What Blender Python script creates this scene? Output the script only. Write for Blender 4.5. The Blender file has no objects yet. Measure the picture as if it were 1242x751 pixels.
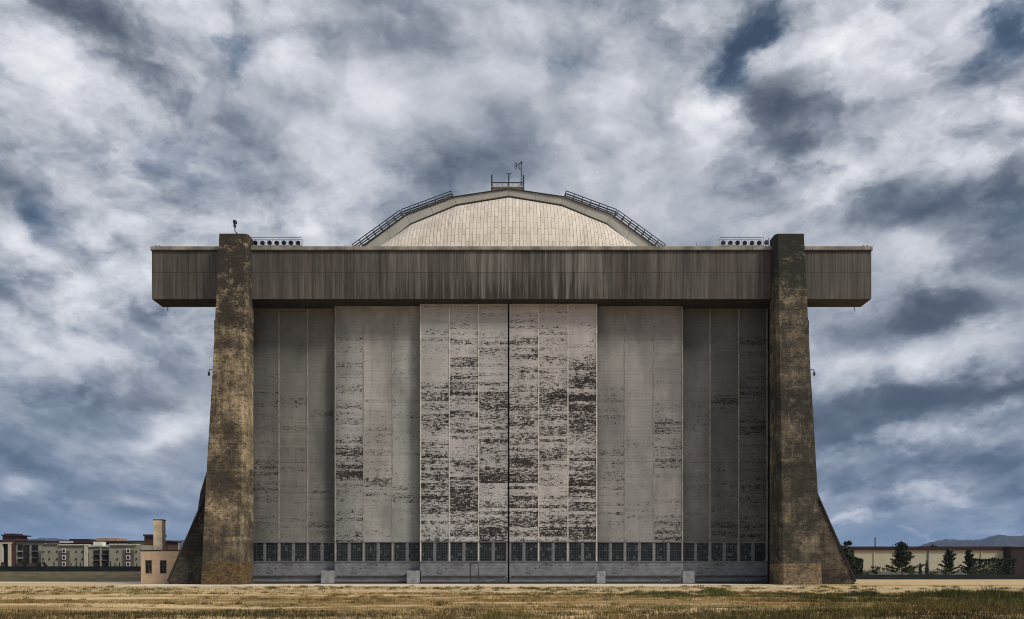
import bpy, math, random
import numpy as np
from mathutils import Vector, Matrix
random.seed(7); rng = np.random.default_rng(11)
S = bpy.context.scene; COL = S.collection
F, CX, HY, EYE = 966.0, 620.5, 690.0, 2.0        # focal length in photo pixels, vanishing column, horizon row, eye height
def wx(px, d): return (px - CX) / F * d
def wz(py, d): return EYE + (HY - py) / F * d

# ------------------------------------------------------------------ materials
class NT:
    def __init__(s, nt): s.t = nt
    def n(s, typ, **kw):
        nd = s.t.nodes.new(typ)
        for k, v in kw.items(): setattr(nd, k, v)
        return nd
    def put(s, sock, v):
        if hasattr(v, 'is_linked'): s.t.links.new(v, sock)
        else: sock.default_value = v
    def m(s, op, a, b=None, c=None, clamp=False):
        nd = s.n('ShaderNodeMath', operation=op, use_clamp=clamp)
        s.put(nd.inputs[0], a)
        if b is not None: s.put(nd.inputs[1], b)
        if c is not None: s.put(nd.inputs[2], c)
        return nd.outputs[0]
    def xyz(s, v):
        nd = s.n('ShaderNodeSeparateXYZ'); s.put(nd.inputs[0], v); return nd.outputs
    def comb(s, x, y, z):
        nd = s.n('ShaderNodeCombineXYZ')
        for i, v in enumerate((x, y, z)): s.put(nd.inputs[i], v)
        return nd.outputs[0]
    def scale(s, v, sc):
        nd = s.n('ShaderNodeVectorMath', operation='MULTIPLY'); s.put(nd.inputs[0], v); nd.inputs[1].default_value = sc
        return nd.outputs[0]
    def noise(s, v, sc, det=4, rough=.55, dist=0, col=False):
        nd = s.n('ShaderNodeTexNoise'); s.put(nd.inputs['Vector'], v)
        nd.inputs['Scale'].default_value = sc; nd.inputs['Detail'].default_value = det
        nd.inputs['Roughness'].default_value = rough; nd.inputs['Distortion'].default_value = dist
        return nd.outputs['Color' if col else 'Fac']
    def white(s, v):
        nd = s.n('ShaderNodeTexWhiteNoise'); s.put(nd.inputs['Vector'], v); return nd.outputs['Value']
    def ramp(s, f, stops):
        nd = s.n('ShaderNodeValToRGB'); s.put(nd.inputs[0], f); e = nd.color_ramp.elements
        while len(e) < len(stops): e.new(.5)
        for el, (p, c) in zip(e, stops):
            el.position = p; el.color = (c[0], c[1], c[2], 1) if hasattr(c, '__len__') else (c, c, c, 1)
        return nd.outputs[0]
    def mix(s, f, a, b, mode='MIX'):
        nd = s.n('ShaderNodeMix', data_type='RGBA', blend_type=mode)
        s.put(nd.inputs[0], f)
        for sock, v in ((nd.inputs[6], a), (nd.inputs[7], b)):
            s.put(sock, v if hasattr(v, 'is_linked') else (v[0], v[1], v[2], 1))
        return nd.outputs[2]
    def smooth(s, v, lo, hi):
        nd = s.n('ShaderNodeMapRange', interpolation_type='SMOOTHSTEP'); s.put(nd.inputs[0], v)
        nd.inputs[1].default_value = lo; nd.inputs[2].default_value = hi
        return nd.outputs[0]

MATS = {}
def material(name, fn, rough=.85, metallic=0.0, spec=.3):
    if name in MATS: return MATS[name]
    m = bpy.data.materials.new(name); m.use_nodes = True; nt = m.node_tree; nt.nodes.clear(); t = NT(nt)
    out = t.n('ShaderNodeOutputMaterial'); b = t.n('ShaderNodeBsdfPrincipled')
    nt.links.new(b.outputs[0], out.inputs[0])
    b.inputs['Roughness'].default_value = rough; b.inputs['Metallic'].default_value = metallic
    b.inputs['Specular IOR Level'].default_value = spec
    co = t.n('ShaderNodeTexCoord').outputs['Object']
    c, h = fn(t, co)
    t.put(b.inputs['Base Color'], c if hasattr(c, 'is_linked') else (*c, 1))
    if h is not None:
        bp = t.n('ShaderNodeBump'); bp.inputs['Strength'].default_value = .6; bp.inputs['Distance'].default_value = .05
        t.put(bp.inputs['Height'], h); nt.links.new(bp.outputs[0], b.inputs['Normal'])
    MATS[name] = m; return m
def plain(name, col, var=.25, sc=2.0, rough=.8, metallic=0.0):
    def fn(t, co):
        n = t.noise(co, sc, 5)
        return t.mix(t.smooth(n, .3, .7), tuple(x * (1 - var) for x in col), tuple(min(1, x * (1 + var)) for x in col)), n
    return material(name, fn, rough, metallic)

def concrete(name, a, b, dark, top_z, stain, seed, low=None, low_z=2.6, chips=.0):
    def fn(t, co):
        v = t.n('ShaderNodeVectorMath', operation='ADD'); t.put(v.inputs[0], co); v.inputs[1].default_value = (seed, seed * 1.7, 0); v = v.outputs[0]
        x, y, z = t.xyz(co)
        n1 = t.noise(v, .35, 6, .65); n2 = t.noise(t.scale(v, (1.4, 1.4, 2.6)), 1.6, 7, .72); n3 = t.noise(v, 5.0, 4, .7)
        c = t.mix(t.smooth(n1, .35, .66), a, b)
        # board marks of the formwork and pour joints
        bd = t.m('FRACT', t.m('MULTIPLY', z, 1 / .62)); bw = t.white(t.comb(t.m('FLOOR', t.m('MULTIPLY', z, 1 / .62)), seed, 0.0))
        c = t.mix(t.m('MULTIPLY', bw, .35), c, dark)
        line = t.m('LESS_THAN', bd, .09)
        c = t.mix(t.m('MULTIPLY', line, t.m('MULTIPLY', t.smooth(n2, .3, .6), .65)), c, dark)
        joint = t.m('LESS_THAN', t.m('FRACT', t.m('MULTIPLY', t.m('ADD', z, .6), 1 / 6.1)), .022)
        c = t.mix(t.m('MULTIPLY', joint, .6), c, tuple(min(1, q * 1.5) for q in b))
        # grime: speckle everywhere, a solid soot stain running down from the top
        st = t.m('ADD', t.m('MULTIPLY', t.m('SUBTRACT', z, top_z), .035), n2)
        st = t.m('ADD', st, t.m('MULTIPLY', t.m('SUBTRACT', n1, .5), .5))
        c = t.mix(t.m('MULTIPLY', t.smooth(st, .40, .62), stain), c, dark)
        sp = t.smooth(t.m('ADD', n2, t.m('MULTIPLY', n3, .5)), .74, .90)
        c = t.mix(t.m('MULTIPLY', sp, .8), c, dark)
        pat = t.noise(t.scale(v, (.55, .55, .8)), 1.0, 9, .82, .2)
        c = t.mix(t.m('MULTIPLY', t.smooth(pat, .46, .62), .78), c, dark)
        big = t.noise(t.scale(v, (.17, .17, .12)), 1.0, 7, .74, .4)
        c = t.mix(t.m('MULTIPLY', t.smooth(big, .47, .60), .72), c, dark)
        c = t.mix(t.m('MULTIPLY', t.smooth(t.m('ADD', big, t.m('MULTIPLY', n3, .2)), .56, .46), .4), c, tuple(min(1, q * 1.5) for q in a))
        chalk = t.smooth(t.noise(t.scale(v, (1.6, 1.6, .30)), 1.0, 6, .8), .61, .66)
        c = t.mix(t.m('MULTIPLY', chalk, .5), c, (.50, .45, .36))
        fl = t.noise(t.scale(v, (1.1, 1.1, 3.2)), 1.3, 5, .8)
        c = t.mix(t.m('MULTIPLY', t.smooth(fl, .56, .66), .6), c, dark)
        vs_ = t.noise(t.scale(v, (1.3, 1.3, .035)), 1.0, 5, .7)
        c = t.mix(t.m('MULTIPLY', t.smooth(vs_, .50, .64), .55), c, dark)
        bands = t.noise(t.scale(v, (.05, .05, .22)), 1.0, 4, .6, .3)
        c = t.mix(t.m('MULTIPLY', t.smooth(bands, .5, .62), .6), c, dark)
        c = t.mix(t.m('MULTIPLY', t.smooth(pat, .46, .34), .45), c, tuple(min(1, q * 1.35) for q in a))
        pan = t.white(t.comb(t.m('FLOOR', t.m('MULTIPLY', x, 1 / 2.1)), t.m('FLOOR', t.m('MULTIPLY', t.m('ADD', z, .6), 1 / 2.03)), seed + .5))
        c = t.mix(t.m('MULTIPLY', pan, .25), c, dark)
        streak = t.smooth(t.noise(t.scale(v, (2.2, 2.2, .05)), 1.0, 4, .6), .52, .75)
        c = t.mix(t.m('MULTIPLY', streak, .5), c, dark)
        if chips:
            ch = t.smooth(t.noise(t.scale(v, (1.0, 1.0, 1.3)), 1.1, 6, .75, .6), .66, .70)
            c = t.mix(t.m('MULTIPLY', ch, chips), c, (.42, .35, .26))
        if low:
            lw = t.smooth(t.m('ADD', t.m('MULTIPLY', n2, .5), t.m('MULTIPLY', z, -1)), -low_z + .2, -low_z + .35)
            lc = t.mix(t.smooth(n2, .35, .62), low, tuple(q * .35 for q in low))
            lc = t.mix(t.m('MULTIPLY', t.smooth(n1, .5, .62), .7), lc, dark)
            if seed == 3.0:
                bz = t.m('ADD', z, t.m('MULTIPLY', t.m('SUBTRACT', n2, .5), 1.6))
                c = t.mix(t.m('MULTIPLY', t.m('MULTIPLY', t.smooth(bz, 5.9, 5.4), t.smooth(n1, .25, .5)), .6), c, dark)
            c = t.mix(lw, c, lc)
        return c, t.m('ADD', n2, t.m('MULTIPLY', n3, .6))
    return material(name, fn, .92)

def beam_fn(t, co):
    x, y, z = t.xyz(co)
    s1 = t.noise(t.comb(t.m('MULTIPLY', x, 1.0), y, t.m('MULTIPLY', z, .04)), 1.3, 6, .75)
    s2 = t.noise(t.comb(t.m('MULTIPLY', x, .16), 3.0, t.m('MULTIPLY', z, .05)), 1.0, 3, .5)
    s3 = t.noise(t.comb(t.m('MULTIPLY', x, 4.0), 9.0, t.m('MULTIPLY', z, .10)), 1.0, 3, .6)
    low = t.m('LESS_THAN', z, 40.9)
    cen = t.m('POWER', .3679, t.m('POWER', t.m('MULTIPLY', x, 1 / 17.0), 2.0))
    f = t.m('ADD', t.m('MULTIPLY', s1, .75), t.m('ADD', t.m('MULTIPLY', s2, .35), t.m('MULTIPLY', s3, .25)))
    f = t.m('SUBTRACT', f, t.m('MULTIPLY', cen, t.m('MULTIPLY', low, .03)))
    f = t.m('ADD', t.m('MULTIPLY', t.m('SUBTRACT', f, .66), t.m('ADD', .75, t.m('MULTIPLY', cen, .5))), .46)
    f = t.m('ADD', f, t.m('MULTIPLY', cen, .06))
    c = t.ramp(f, [(.28, (.022, .017, .014)), (.42, (.060, .052, .045)), (.52, (.105, .096, .085)), (.64, (.18, .168, .152)), (.78, (.31, .295, .27))])
    rust = t.smooth(t.noise(t.comb(t.m('MULTIPLY', x, .55), 14.0, t.m('MULTIPLY', z, .03)), 1.0, 5, .65), .50, .66)
    c = t.mix(t.m('MULTIPLY', rust, .5), c, (.062, .036, .024))
    seam = t.m('LESS_THAN', t.m('ABSOLUTE', t.m('SUBTRACT', z, 40.9)), .06)
    v2 = t.m('LESS_THAN', t.m('FRACT', t.m('MULTIPLY', t.m('ADD', x, 100.0), 1 / 7.2)), .012)
    c = t.mix(t.m('MULTIPLY', t.m('MAXIMUM', seam, v2), .55), c, (.02, .016, .013))
    # rain-soaked runs that start at the seam in the middle part
    run = t.smooth(t.m('ADD', s1, t.m('MULTIPLY', t.m('SUBTRACT', 41.0, z), -.05)), .44, .34)
    c = t.mix(t.m('MULTIPLY', t.m('MULTIPLY', run, low), t.m('MULTIPLY', cen, .75)), c, (.03, .021, .016))
    return c, s3
def door_material(name, paint, tone, wear, seed):
    def fn(t, co):
        x, y, z = t.xyz(co)
        colm = t.m('FLOOR', t.m('MULTIPLY', x, 1 / 3.9)); row = t.m('FLOOR', t.m('MULTIPLY', z, 1 / .42)); row2 = t.m('FLOOR', t.m('MULTIPLY', z, 1 / 1.68))
        wc = t.white(t.comb(colm, row, seed)); wd = t.white(t.comb(colm, row2, seed + 3.3)); wcol = t.white(t.comb(colm, seed, 1.5))
        big = t.noise(t.comb(t.m('ADD', t.m('MULTIPLY', colm, 5.3), seed), t.m('MULTIPLY', x, .05), t.m('MULTIPLY', z, .16)), 1.0, 3, .6)
        fine = t.noise(t.comb(t.m('MULTIPLY', x, 1.5), seed, t.m('MULTIPLY', z, 4.6)), 1.0, 4, .76)
        finer = t.noise(t.comb(t.m('MULTIPLY', x, 4.4), seed, t.m('MULTIPLY', z, 7.0)), 1.0, 3, .75)
        blk = t.noise(t.comb(t.m('MULTIPLY', x, .7), seed + 4, t.m('MULTIPLY', z, .9)), 1.0, 3, .6)
        m = t.m('ADD', t.m('MULTIPLY', t.m('SUBTRACT', fine, .5), 1.3), t.m('ADD', t.m('MULTIPLY', finer, .85), .175))
        m = t.m('ADD', m, t.m('MULTIPLY', t.m('SUBTRACT', wc, .5), .20))
        m = t.m('ADD', m, t.m('MULTIPLY', t.m('SUBTRACT', wd, .5), .07))
        m = t.m('ADD', m, t.m('MULTIPLY', t.m('SUBTRACT', big, .5), .70))
        m = t.m('ADD', m, t.m('MULTIPLY', t.m('SUBTRACT', blk, .5), .35))
        hot = {2.0: 0, 5.0: 2, 6.0: 2, 1.0: 0}.get(seed)
        if hot is not None: m = t.m('ADD', m, t.m('SUBTRACT', t.m('MULTIPLY', t.m('COMPARE', colm, float(hot), .5), .085), .01))
        prof = t.ramp(t.m('MULTIPLY', z, 1 / 37.0), [(0, .55), (.12, .62), (.4, .6), (.7, .52), (.86, .38), (.95, .12)])
        m = t.m('ADD', m, t.m('ADD', t.m('MULTIPLY', t.m('SUBTRACT', prof, .5), .5), wear))
        peel = t.smooth(m, .715, .765)
        half = t.smooth(m, .46, .78)
        pv = t.noise(t.comb(t.m('MULTIPLY', x, .35), seed, t.m('MULTIPLY', z, .11)), 1.0, 4, .6)
        c = t.mix(t.smooth(pv, .3, .72), tuple(q * .72 for q in paint), paint)
        c = t.mix(t.m('MULTIPLY', t.smooth(t.noise(t.comb(t.m('MULTIPLY', x, .12), seed + 9, t.m('MULTIPLY', z, .06)), 1.0, 3), .42, .62), .8), c, tone)
        c = t.mix(t.m('MULTIPLY', t.m('SUBTRACT', wcol, .2), .3), c, tuple(q * .6 for q in tone))
        c = t.mix(t.m('MULTIPLY', wc, .18), c, tuple(q * .55 for q in paint))
        tint = t.ramp(t.white(t.comb(colm, seed + 2.2, 7.5)), [(0, (.92, .95, .93)), (.5, (1.0, .96, .95)), (1, (.96, .95, .89))])
        c = t.mix(.9, c, tint, 'MULTIPLY')
        # light-to-dark halo painted into each leaf: edges shaded darker than the middle
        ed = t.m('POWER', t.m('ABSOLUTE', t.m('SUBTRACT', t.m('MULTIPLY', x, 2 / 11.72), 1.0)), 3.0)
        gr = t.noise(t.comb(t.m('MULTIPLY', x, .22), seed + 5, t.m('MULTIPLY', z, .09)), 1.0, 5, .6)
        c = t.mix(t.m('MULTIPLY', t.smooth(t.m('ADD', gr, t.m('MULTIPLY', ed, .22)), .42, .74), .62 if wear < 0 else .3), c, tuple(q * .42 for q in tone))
        c = t.mix(t.m('MULTIPLY', half, .35), c, tuple(q * .35 for q in paint))
        runs = t.smooth(t.noise(t.comb(t.m('MULTIPLY', x, 2.5), seed, t.m('MULTIPLY', z, .06)), 1.0, 4, .6), .5, .8)
        c = t.mix(t.m('MULTIPLY', runs, .45), c, tuple(q * .45 for q in paint))
        lap = t.m('LESS_THAN', t.m('FRACT', t.m('MULTIPLY', z, 1 / .42)), .16)
        lapc = t.smooth(t.noise(t.comb(t.m('MULTIPLY', x, .5), row, seed), 1.0, 2), .4, .7)
        c = t.mix(t.m('MULTIPLY', lap, t.m('MULTIPLY', lapc, .5)), c, tuple(q * .3 for q in paint))
        sj = t.m('LESS_THAN', t.m('FRACT', t.m('MULTIPLY', z, 1 / 4.1)), .022)
        c = t.mix(t.m('MULTIPLY', sj, t.m('MULTIPLY', wd, .55)), c, tuple(q * .25 for q in paint))
        thin = t.smooth(t.noise(t.comb(t.m('MULTIPLY', x, .9), row, seed + 6), 1.0, 4, .75), .60, .66)
        thin = t.m('MULTIPLY', t.m('MULTIPLY', thin, t.m('LESS_THAN', t.m('FRACT', t.m('MULTIPLY', z, 1 / .42)), .34)), t.smooth(t.m('ADD', m, wc), .85, 1.15))
        peel = t.m('MAXIMUM', peel, t.m('MULTIPLY', thin, .85))
        c = t.mix(peel, c, t.mix(finer, (.014, .011, .010), (.045, .037, .033)))
        return c, t.m('SUBTRACT', t.m('MULTIPLY', finer, .4), t.m('MULTIPLY', peel, .5))
    return material(name, fn, .8)
def skirt_fn(t, co):
    x, y, z = t.xyz(co)
    n = t.noise(t.scale(co, (.5, 1, 1.6)), 1.4, 6, .65); f = t.noise(t.scale(co, (2, 1, 5)), 1.2, 5, .75)
    c = t.mix(t.smooth(n, .3, .7), (.12, .125, .14), (.23, .24, .265))
    ln = t.m('LESS_THAN', t.m('FRACT', t.m('MULTIPLY', z, 1 / .8)), .05)
    c = t.mix(t.m('MULTIPLY', ln, .6), c, (.05, .05, .055))
    pe = t.smooth(t.m('ADD', f, t.m('MULTIPLY', t.noise(t.scale(co, (.12, 1, .5)), 1.0, 2), .8)), .98, 1.06)
    c = t.mix(pe, c, (.035, .026, .024)); return c, f
def cladding_fn(t, co):
    uv = t.n('ShaderNodeUVMap').outputs[0]
    u, v, _ = t.xyz(uv)
    br = t.n('ShaderNodeTexBrick', offset=.5); t.put(br.inputs['Vector'], t.comb(v, u, 0.0))
    br.inputs['Scale'].default_value = 1; br.inputs['Brick Width'].default_value = 2.6; br.inputs['Row Height'].default_value = .50
    br.inputs['Mortar Size'].default_value = .034; br.inputs['Mortar Smooth'].default_value = .3; br.inputs['Bias'].default_value = -.1
    br.inputs['Color1'].default_value = (.72, .645, .55, 1); br.inputs['Color2'].default_value = (.60, .525, .44, 1); br.inputs['Mortar'].default_value = (.19, .145, .11, 1)
    n = t.noise(t.comb(t.m('MULTIPLY', u, 1.0), t.m('MULTIPLY', v, .3), 0.0), .8, 5, .65)
    c = t.mix(t.m('MULTIPLY', t.smooth(n, .45, .75), .4), br.outputs[0], (.30, .23, .17))
    n2 = t.noise(t.comb(u, v, 2.0), .25, 3)
    c = t.mix(t.m('MULTIPLY', t.smooth(n2, .4, .7), .3), c, (.80, .72, .62))
    return c, t.m('MULTIPLY', br.outputs['Fac'], -.6)
def glass_fn(t, co):
    x, y, z = t.xyz(co); rnd = t.n('ShaderNodeObjectInfo').outputs['Random']
    w = t.white(t.comb(t.m('FLOOR', t.m('MULTIPLY', x, 1 / .316)), t.m('FLOOR', t.m('MULTIPLY', z, 1 / .357)), t.m('MULTIPLY', rnd, 91.0)))
    c = t.ramp(w, [(0, (.006, .008, .010)), (.7, (.012, .015, .018)), (.86, (.022, .026, .030)), (.93, (.05, .055, .058)), (1, (.10, .105, .105))])
    return c, None
def ground_fn(t, co):
    x, y, z = t.xyz(co)
    st = t.noise(t.scale(co, (.10, .28, 0)), 1.0, 6, .66); fi = t.noise(t.scale(co, (2.0, 2.2, 0)), 1.3, 6, .72); mid = t.noise(t.scale(co, (.35, .8, 0)), 1.0, 5, .6, .4)
    c = t.mix(t.smooth(mid, .36, .62), (.42, .285, .115), (.25, .152, .060))
    c = t.mix(t.m('MULTIPLY', t.smooth(st, .52, .64), .7), c, (.15, .13, .05))
    c = t.mix(t.m('MULTIPLY', t.smooth(fi, .46, .68), .5), c, (.085, .058, .024))
    sk = t.noise(t.scale(co, (.16, 1.1, 0)), 1.0, 6, .7, .3)
    c = t.mix(t.m('MULTIPLY', t.smooth(sk, .54, .63), .6), c, (.085, .066, .025))
    c = t.mix(t.m('MULTIPLY', t.smooth(t.noise(t.scale(co, (.05, .22, 0)), 1.0, 4, .6, .5), .48, .60), .85), c, (.64, .47, .25))
    sand = t.m('MULTIPLY', t.smooth(t.m('ADD', y, t.m('MULTIPLY', mid, 22.0)), 68, 84), t.smooth(t.m('SUBTRACT', fi, t.m('MULTIPLY', mid, .25)), .50, .36))
    c = t.mix(t.m('MULTIPLY', sand, .8), c, (.60, .45, .25))
    # the far-off left field is a greener mown meadow
    gx = t.m('MULTIPLY', t.smooth(y, 120, 135), t.smooth(x, -48, -56))
    g = t.mix(t.smooth(t.noise(t.scale(co, (.5, .5, 2)), 1.0, 6, .7), .3, .7), (.055, .048, .020), (.145, .12, .055))
    c = t.mix(gx, c, g)
    return c, fi
def apron_fn(t, co):
    n = t.noise(t.scale(co, (.15, .5, 0)), 1.0, 6, .65); f = t.noise(co, 2.5, 5, .7)
    c = t.mix(t.smooth(n, .35, .65), (.60, .50, .36), (.76, .67, .52))
    return t.mix(t.m('MULTIPLY', t.smooth(f, .55, .75), .5), c, (.20, .15, .08)), f
def grass_fn(t, co):
    a = t.n('ShaderNodeAttribute', attribute_name='tint').outputs['Fac']; g = t.n('ShaderNodeAttribute', attribute_name='green').outputs['Fac']
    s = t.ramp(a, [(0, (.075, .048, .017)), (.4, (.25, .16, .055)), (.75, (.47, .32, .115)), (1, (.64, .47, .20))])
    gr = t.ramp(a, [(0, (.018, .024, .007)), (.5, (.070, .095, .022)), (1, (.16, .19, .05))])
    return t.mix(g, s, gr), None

M = dict(
    tower_l=concrete('weathered ochre concrete', (.52, .41, .26), (.37, .285, .18), (.034, .029, .023), 33, .92, 3.0, (.165, .110, .050), 3.0, .35),
    tower_r=concrete('stained brown concrete', (.30, .245, .165), (.16, .13, .095), (.024, .025, .020), 37, .95, 21.0, (.30, .225, .135), 2.7, .55),
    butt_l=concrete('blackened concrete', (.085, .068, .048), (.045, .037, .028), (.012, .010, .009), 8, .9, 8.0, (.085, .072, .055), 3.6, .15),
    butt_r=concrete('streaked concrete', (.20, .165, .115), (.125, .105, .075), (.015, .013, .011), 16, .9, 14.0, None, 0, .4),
    jamb=plain('dark jamb concrete', (.05, .043, .036), .4, .6),
    beam=material('rain streaked metal cladding', beam_fn, .7),
    coping=plain('pale coping metal', (.27, .25, .21), .4, .5),
    soffit=plain('dark soffit', (.03, .027, .025), .3, .5),
    clad=material('cream roof cladding', cladding_fn, .55),
    roof=plain('grey roofing felt', (.22, .21, .20), .2, .3),
    rim=plain('aluminium fascia', (.40, .39, .35), .15, .25),
    seam=plain('dark joint', (.05, .045, .04), .2),
    steel=plain('dark galvanised steel', (.055, .06, .065), .3, 3, .5, .5),
    pale=plain('pale painted steel', (.42, .40, .37), .25, 3, .5),
    skirt=material('blue grey painted steel', skirt_fn, .7),
    batten=plain('pale batten', (.56, .54, .51), .3, .8),
    batten_dim=plain('dim batten', (.29, .28, .26), .3, .8),
    winframe=plain('grey window frame', (.15, .155, .17), .2, 2),
    muntin=plain('dark glazing bar', (.060, .066, .070), .2, 2),
    glass=material('grimy dark glass', glass_fn, .3),
    box=plain('whitewashed concrete', (.27, .275, .285), .25, 1.5),
    ground=material('dry ground', ground_fn, .95), apron=material('bleached concrete', apron_fn, .9),
    grass=material('dry grass', grass_fn, .9),
    hut=plain('tan stucco', (.60, .445, .30), .10, 1.2), hutroof=plain('dark roof edge', (.045, .035, .03), .2), chim=plain('cream chimney render', (.75, .63, .45), .2, 1.5),
    ap_beige=plain('beige stucco', (.29, .275, .21), .08, .3), ap_brick=plain('red brown stucco', (.085, .036, .030), .2, .4), ap_brown=plain('brown stucco', (.12, .09, .08), .1, .4),
    ap_cream=plain('cream stucco', (.52, .48, .38), .08, .4), ap_dark=plain('dark recess', (.018, .014, .013), .3, .4), ap_roof=plain('dark red roof edge', (.036, .019, .018), .2, .4), ap_tile=plain('clay tile roof', (.36, .24, .16), .2, .4), ap_white=plain('white trim', (.75, .73, .69), .05, .4),
    wall_w=plain('cream warehouse wall', (.42, .40, .31), .06, .2), roof_red=plain('dark red roof band', (.034, .009, .010), .15, .2), brick=plain('dark brick', (.028, .017, .015), .3, .5), wbase=plain('grey plinth', (.14, .14, .14), .15, .3),
    screen=plain('dark green windscreen cloth', (.010, .016, .016), .3, .3),
    bark=plain('bark', (.05, .04, .03), .3, 3),
    leaf=plain('dark pine needles', (.022, .034, .014), .5, .8), leaf2=plain('mid green leaves', (.055, .075, .025), .5, .8), leaf3=plain('far foliage', (.022, .032, .024), .4, .2),
    kerb=plain('faded yellow kerb', (.42, .34, .13), .25, .6), hill=plain('chaparral hillside', (.022, .024, .018), .45, .006),
)

# ------------------------------------------------------------------ mesh building
class MB:
    def __init__(s): s.v, s.f, s.mi, s.mats, s.uv = [], [], [], [], None
    def mat(s, m):
        if m not in s.mats: s.mats.append(m)
        return s.mats.index(m)
    def add(s, vs, fs, m):
        o = len(s.v); k = s.mat(m); s.v += [tuple(p) for p in vs]
        for f in fs: s.f.append([i + o for i in f]); s.mi.append(k)
        return s
    def box(s, x0, x1, y0, y1, z0, z1, m):
        return s.add([(x0, y0, z0), (x1, y0, z0), (x1, y1, z0), (x0, y1, z0), (x0, y0, z1), (x1, y0, z1), (x1, y1, z1), (x0, y1, z1)],
              [(0, 3, 2, 1), (4, 5, 6, 7), (0, 1, 5, 4), (1, 2, 6, 5), (2, 3, 7, 6), (3, 0, 4, 7)], m)
    def prism(s, poly, y0, y1, m):            # poly: (x, z) outline counter-clockwise seen from the front
        n = len(poly)
        vs = [(x, y0, z) for x, z in poly] + [(x, y1, z) for x, z in poly]
        return s.add(vs, [list(range(n)), list(range(2 * n - 1, n - 1, -1))] + [(i + n, (i + 1) % n + n, (i + 1) % n, i) for i in range(n)], m)
    def tube(s, p, q, r, m, n=6, r2=None):
        p, q = Vector(p), Vector(q); d = (q - p).normalized(); a = d.orthogonal().normalized(); b = d.cross(a); r2 = r if r2 is None else r2
        vs = [p + (a * math.cos(6.2832 * i / n) + b * math.sin(6.2832 * i / n)) * r for i in range(n)] + [q + (a * math.cos(6.2832 * i / n) + b * math.sin(6.2832 * i / n)) * r2 for i in range(n)]
        return s.add(vs, [(i, (i + 1) % n, (i + 1) % n + n, i + n) for i in range(n)] + [list(range(n - 1, -1, -1)), list(range(n, 2 * n))], m)
    def lathe(s, c, axis, prof, m, n=14):     # prof: (distance along the axis, radius)
        c = Vector(c); d = Vector(axis).normalized(); a = d.orthogonal().normalized(); b = d.cross(a); vs, fs = [], []
        for h, r in prof: vs += [c + d * h + (a * math.cos(6.2832 * i / n) + b * math.sin(6.2832 * i / n)) * r for i in range(n)]
        for k in range(len(prof) - 1): fs += [(k * n + i, k * n + (i + 1) % n, (k + 1) * n + (i + 1) % n, (k + 1) * n + i) for i in range(n)]
        fs += [list(range(n - 1, -1, -1)), list(range((len(prof) - 1) * n, len(prof) * n))]
        return s.add(vs, fs, m)
    def build(s, name, parent=None, loc=None, bevel=0, smooth=False):
        me = bpy.data.meshes.new(name); me.from_pydata(s.v, [], s.f)
        for m in s.mats: me.materials.append(m)
        me.polygons.foreach_set('material_index', s.mi)
        if s.uv is not None:
            u = me.uv_layers.new(name='UVMap')
            for lp in me.loops: u.data[lp.index].uv = s.uv[lp.vertex_index]
        if smooth: me.polygons.foreach_set('use_smooth', [True] * len(me.polygons))
        me.update(); o = bpy.data.objects.new(name, me); COL.objects.link(o)
        if parent: o.parent = parent
        if loc: o.location = loc
        if bevel:
            b = o.modifiers.new('Bevel', 'BEVEL'); b.width = bevel; b.segments = 2; b.limit_method = 'ANGLE'
        return o
def thing(name, label, cat, loc=(0, 0, 0), group=None):
    o = bpy.data.objects.new(name, None); COL.objects.link(o); o.location = loc; o.empty_display_size = .5
    return tag(o, label, cat, group)
def tag(o, label, cat, group=None):
    o['label'] = label; o['category'] = cat
    if group: o['group'] = group
    return o
def kind(o, k, label=None, cat=None):
    o['kind'] = k
    if label: o['label'] = label; o['category'] = cat
    return o
def copy_tree(o, parent=None):
    c = o.copy(); COL.objects.link(c); c.parent = parent
    for ch in list(o.children): copy_tree(ch, c)
    return c
def np_mesh(name, verts, tris, mat_, parent=None, attrs=None):
    me = bpy.data.meshes.new(name); nv, nf = len(verts), len(tris)
    me.vertices.add(nv); me.vertices.foreach_set('co', np.ascontiguousarray(verts, np.float32).ravel())
    me.loops.add(nf * 3); me.loops.foreach_set('vertex_index', np.ascontiguousarray(tris, np.int32).ravel())
    me.polygons.add(nf); me.polygons.foreach_set('loop_start', np.arange(0, nf * 3, 3, dtype=np.int32)); me.polygons.foreach_set('loop_total', np.full(nf, 3, np.int32))
    me.update(calc_edges=True); me.materials.append(mat_)
    for k, a in (attrs or {}).items():
        at = me.attributes.new(k, 'FLOAT', 'POINT'); at.data.foreach_set('value', np.ascontiguousarray(a, np.float32))
    o = bpy.data.objects.new(name, me); COL.objects.link(o)
    if parent: o.parent = parent
    return o
_T = rng.random((256, 256))
def vnoise(x, y):
    xi, yi = np.floor(x).astype(int), np.floor(y).astype(int); fx, fy = x - xi, y - yi; fx = fx * fx * (3 - 2 * fx); fy = fy * fy * (3 - 2 * fy)
    g = lambda a, b: _T[a & 255, b & 255]
    return (g(xi, yi) * (1 - fx) + g(xi + 1, yi) * fx) * (1 - fy) + (g(xi, yi + 1) * (1 - fx) + g(xi + 1, yi + 1) * fx) * fy
def fbm(x, y, o=4):
    s = 0; a = .5
    for i in range(o): s = s + a * vnoise(x * 2 ** i + 17 * i, y * 2 ** i + 31 * i); a *= .5
    return s / (1 - .5 ** o)

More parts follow.
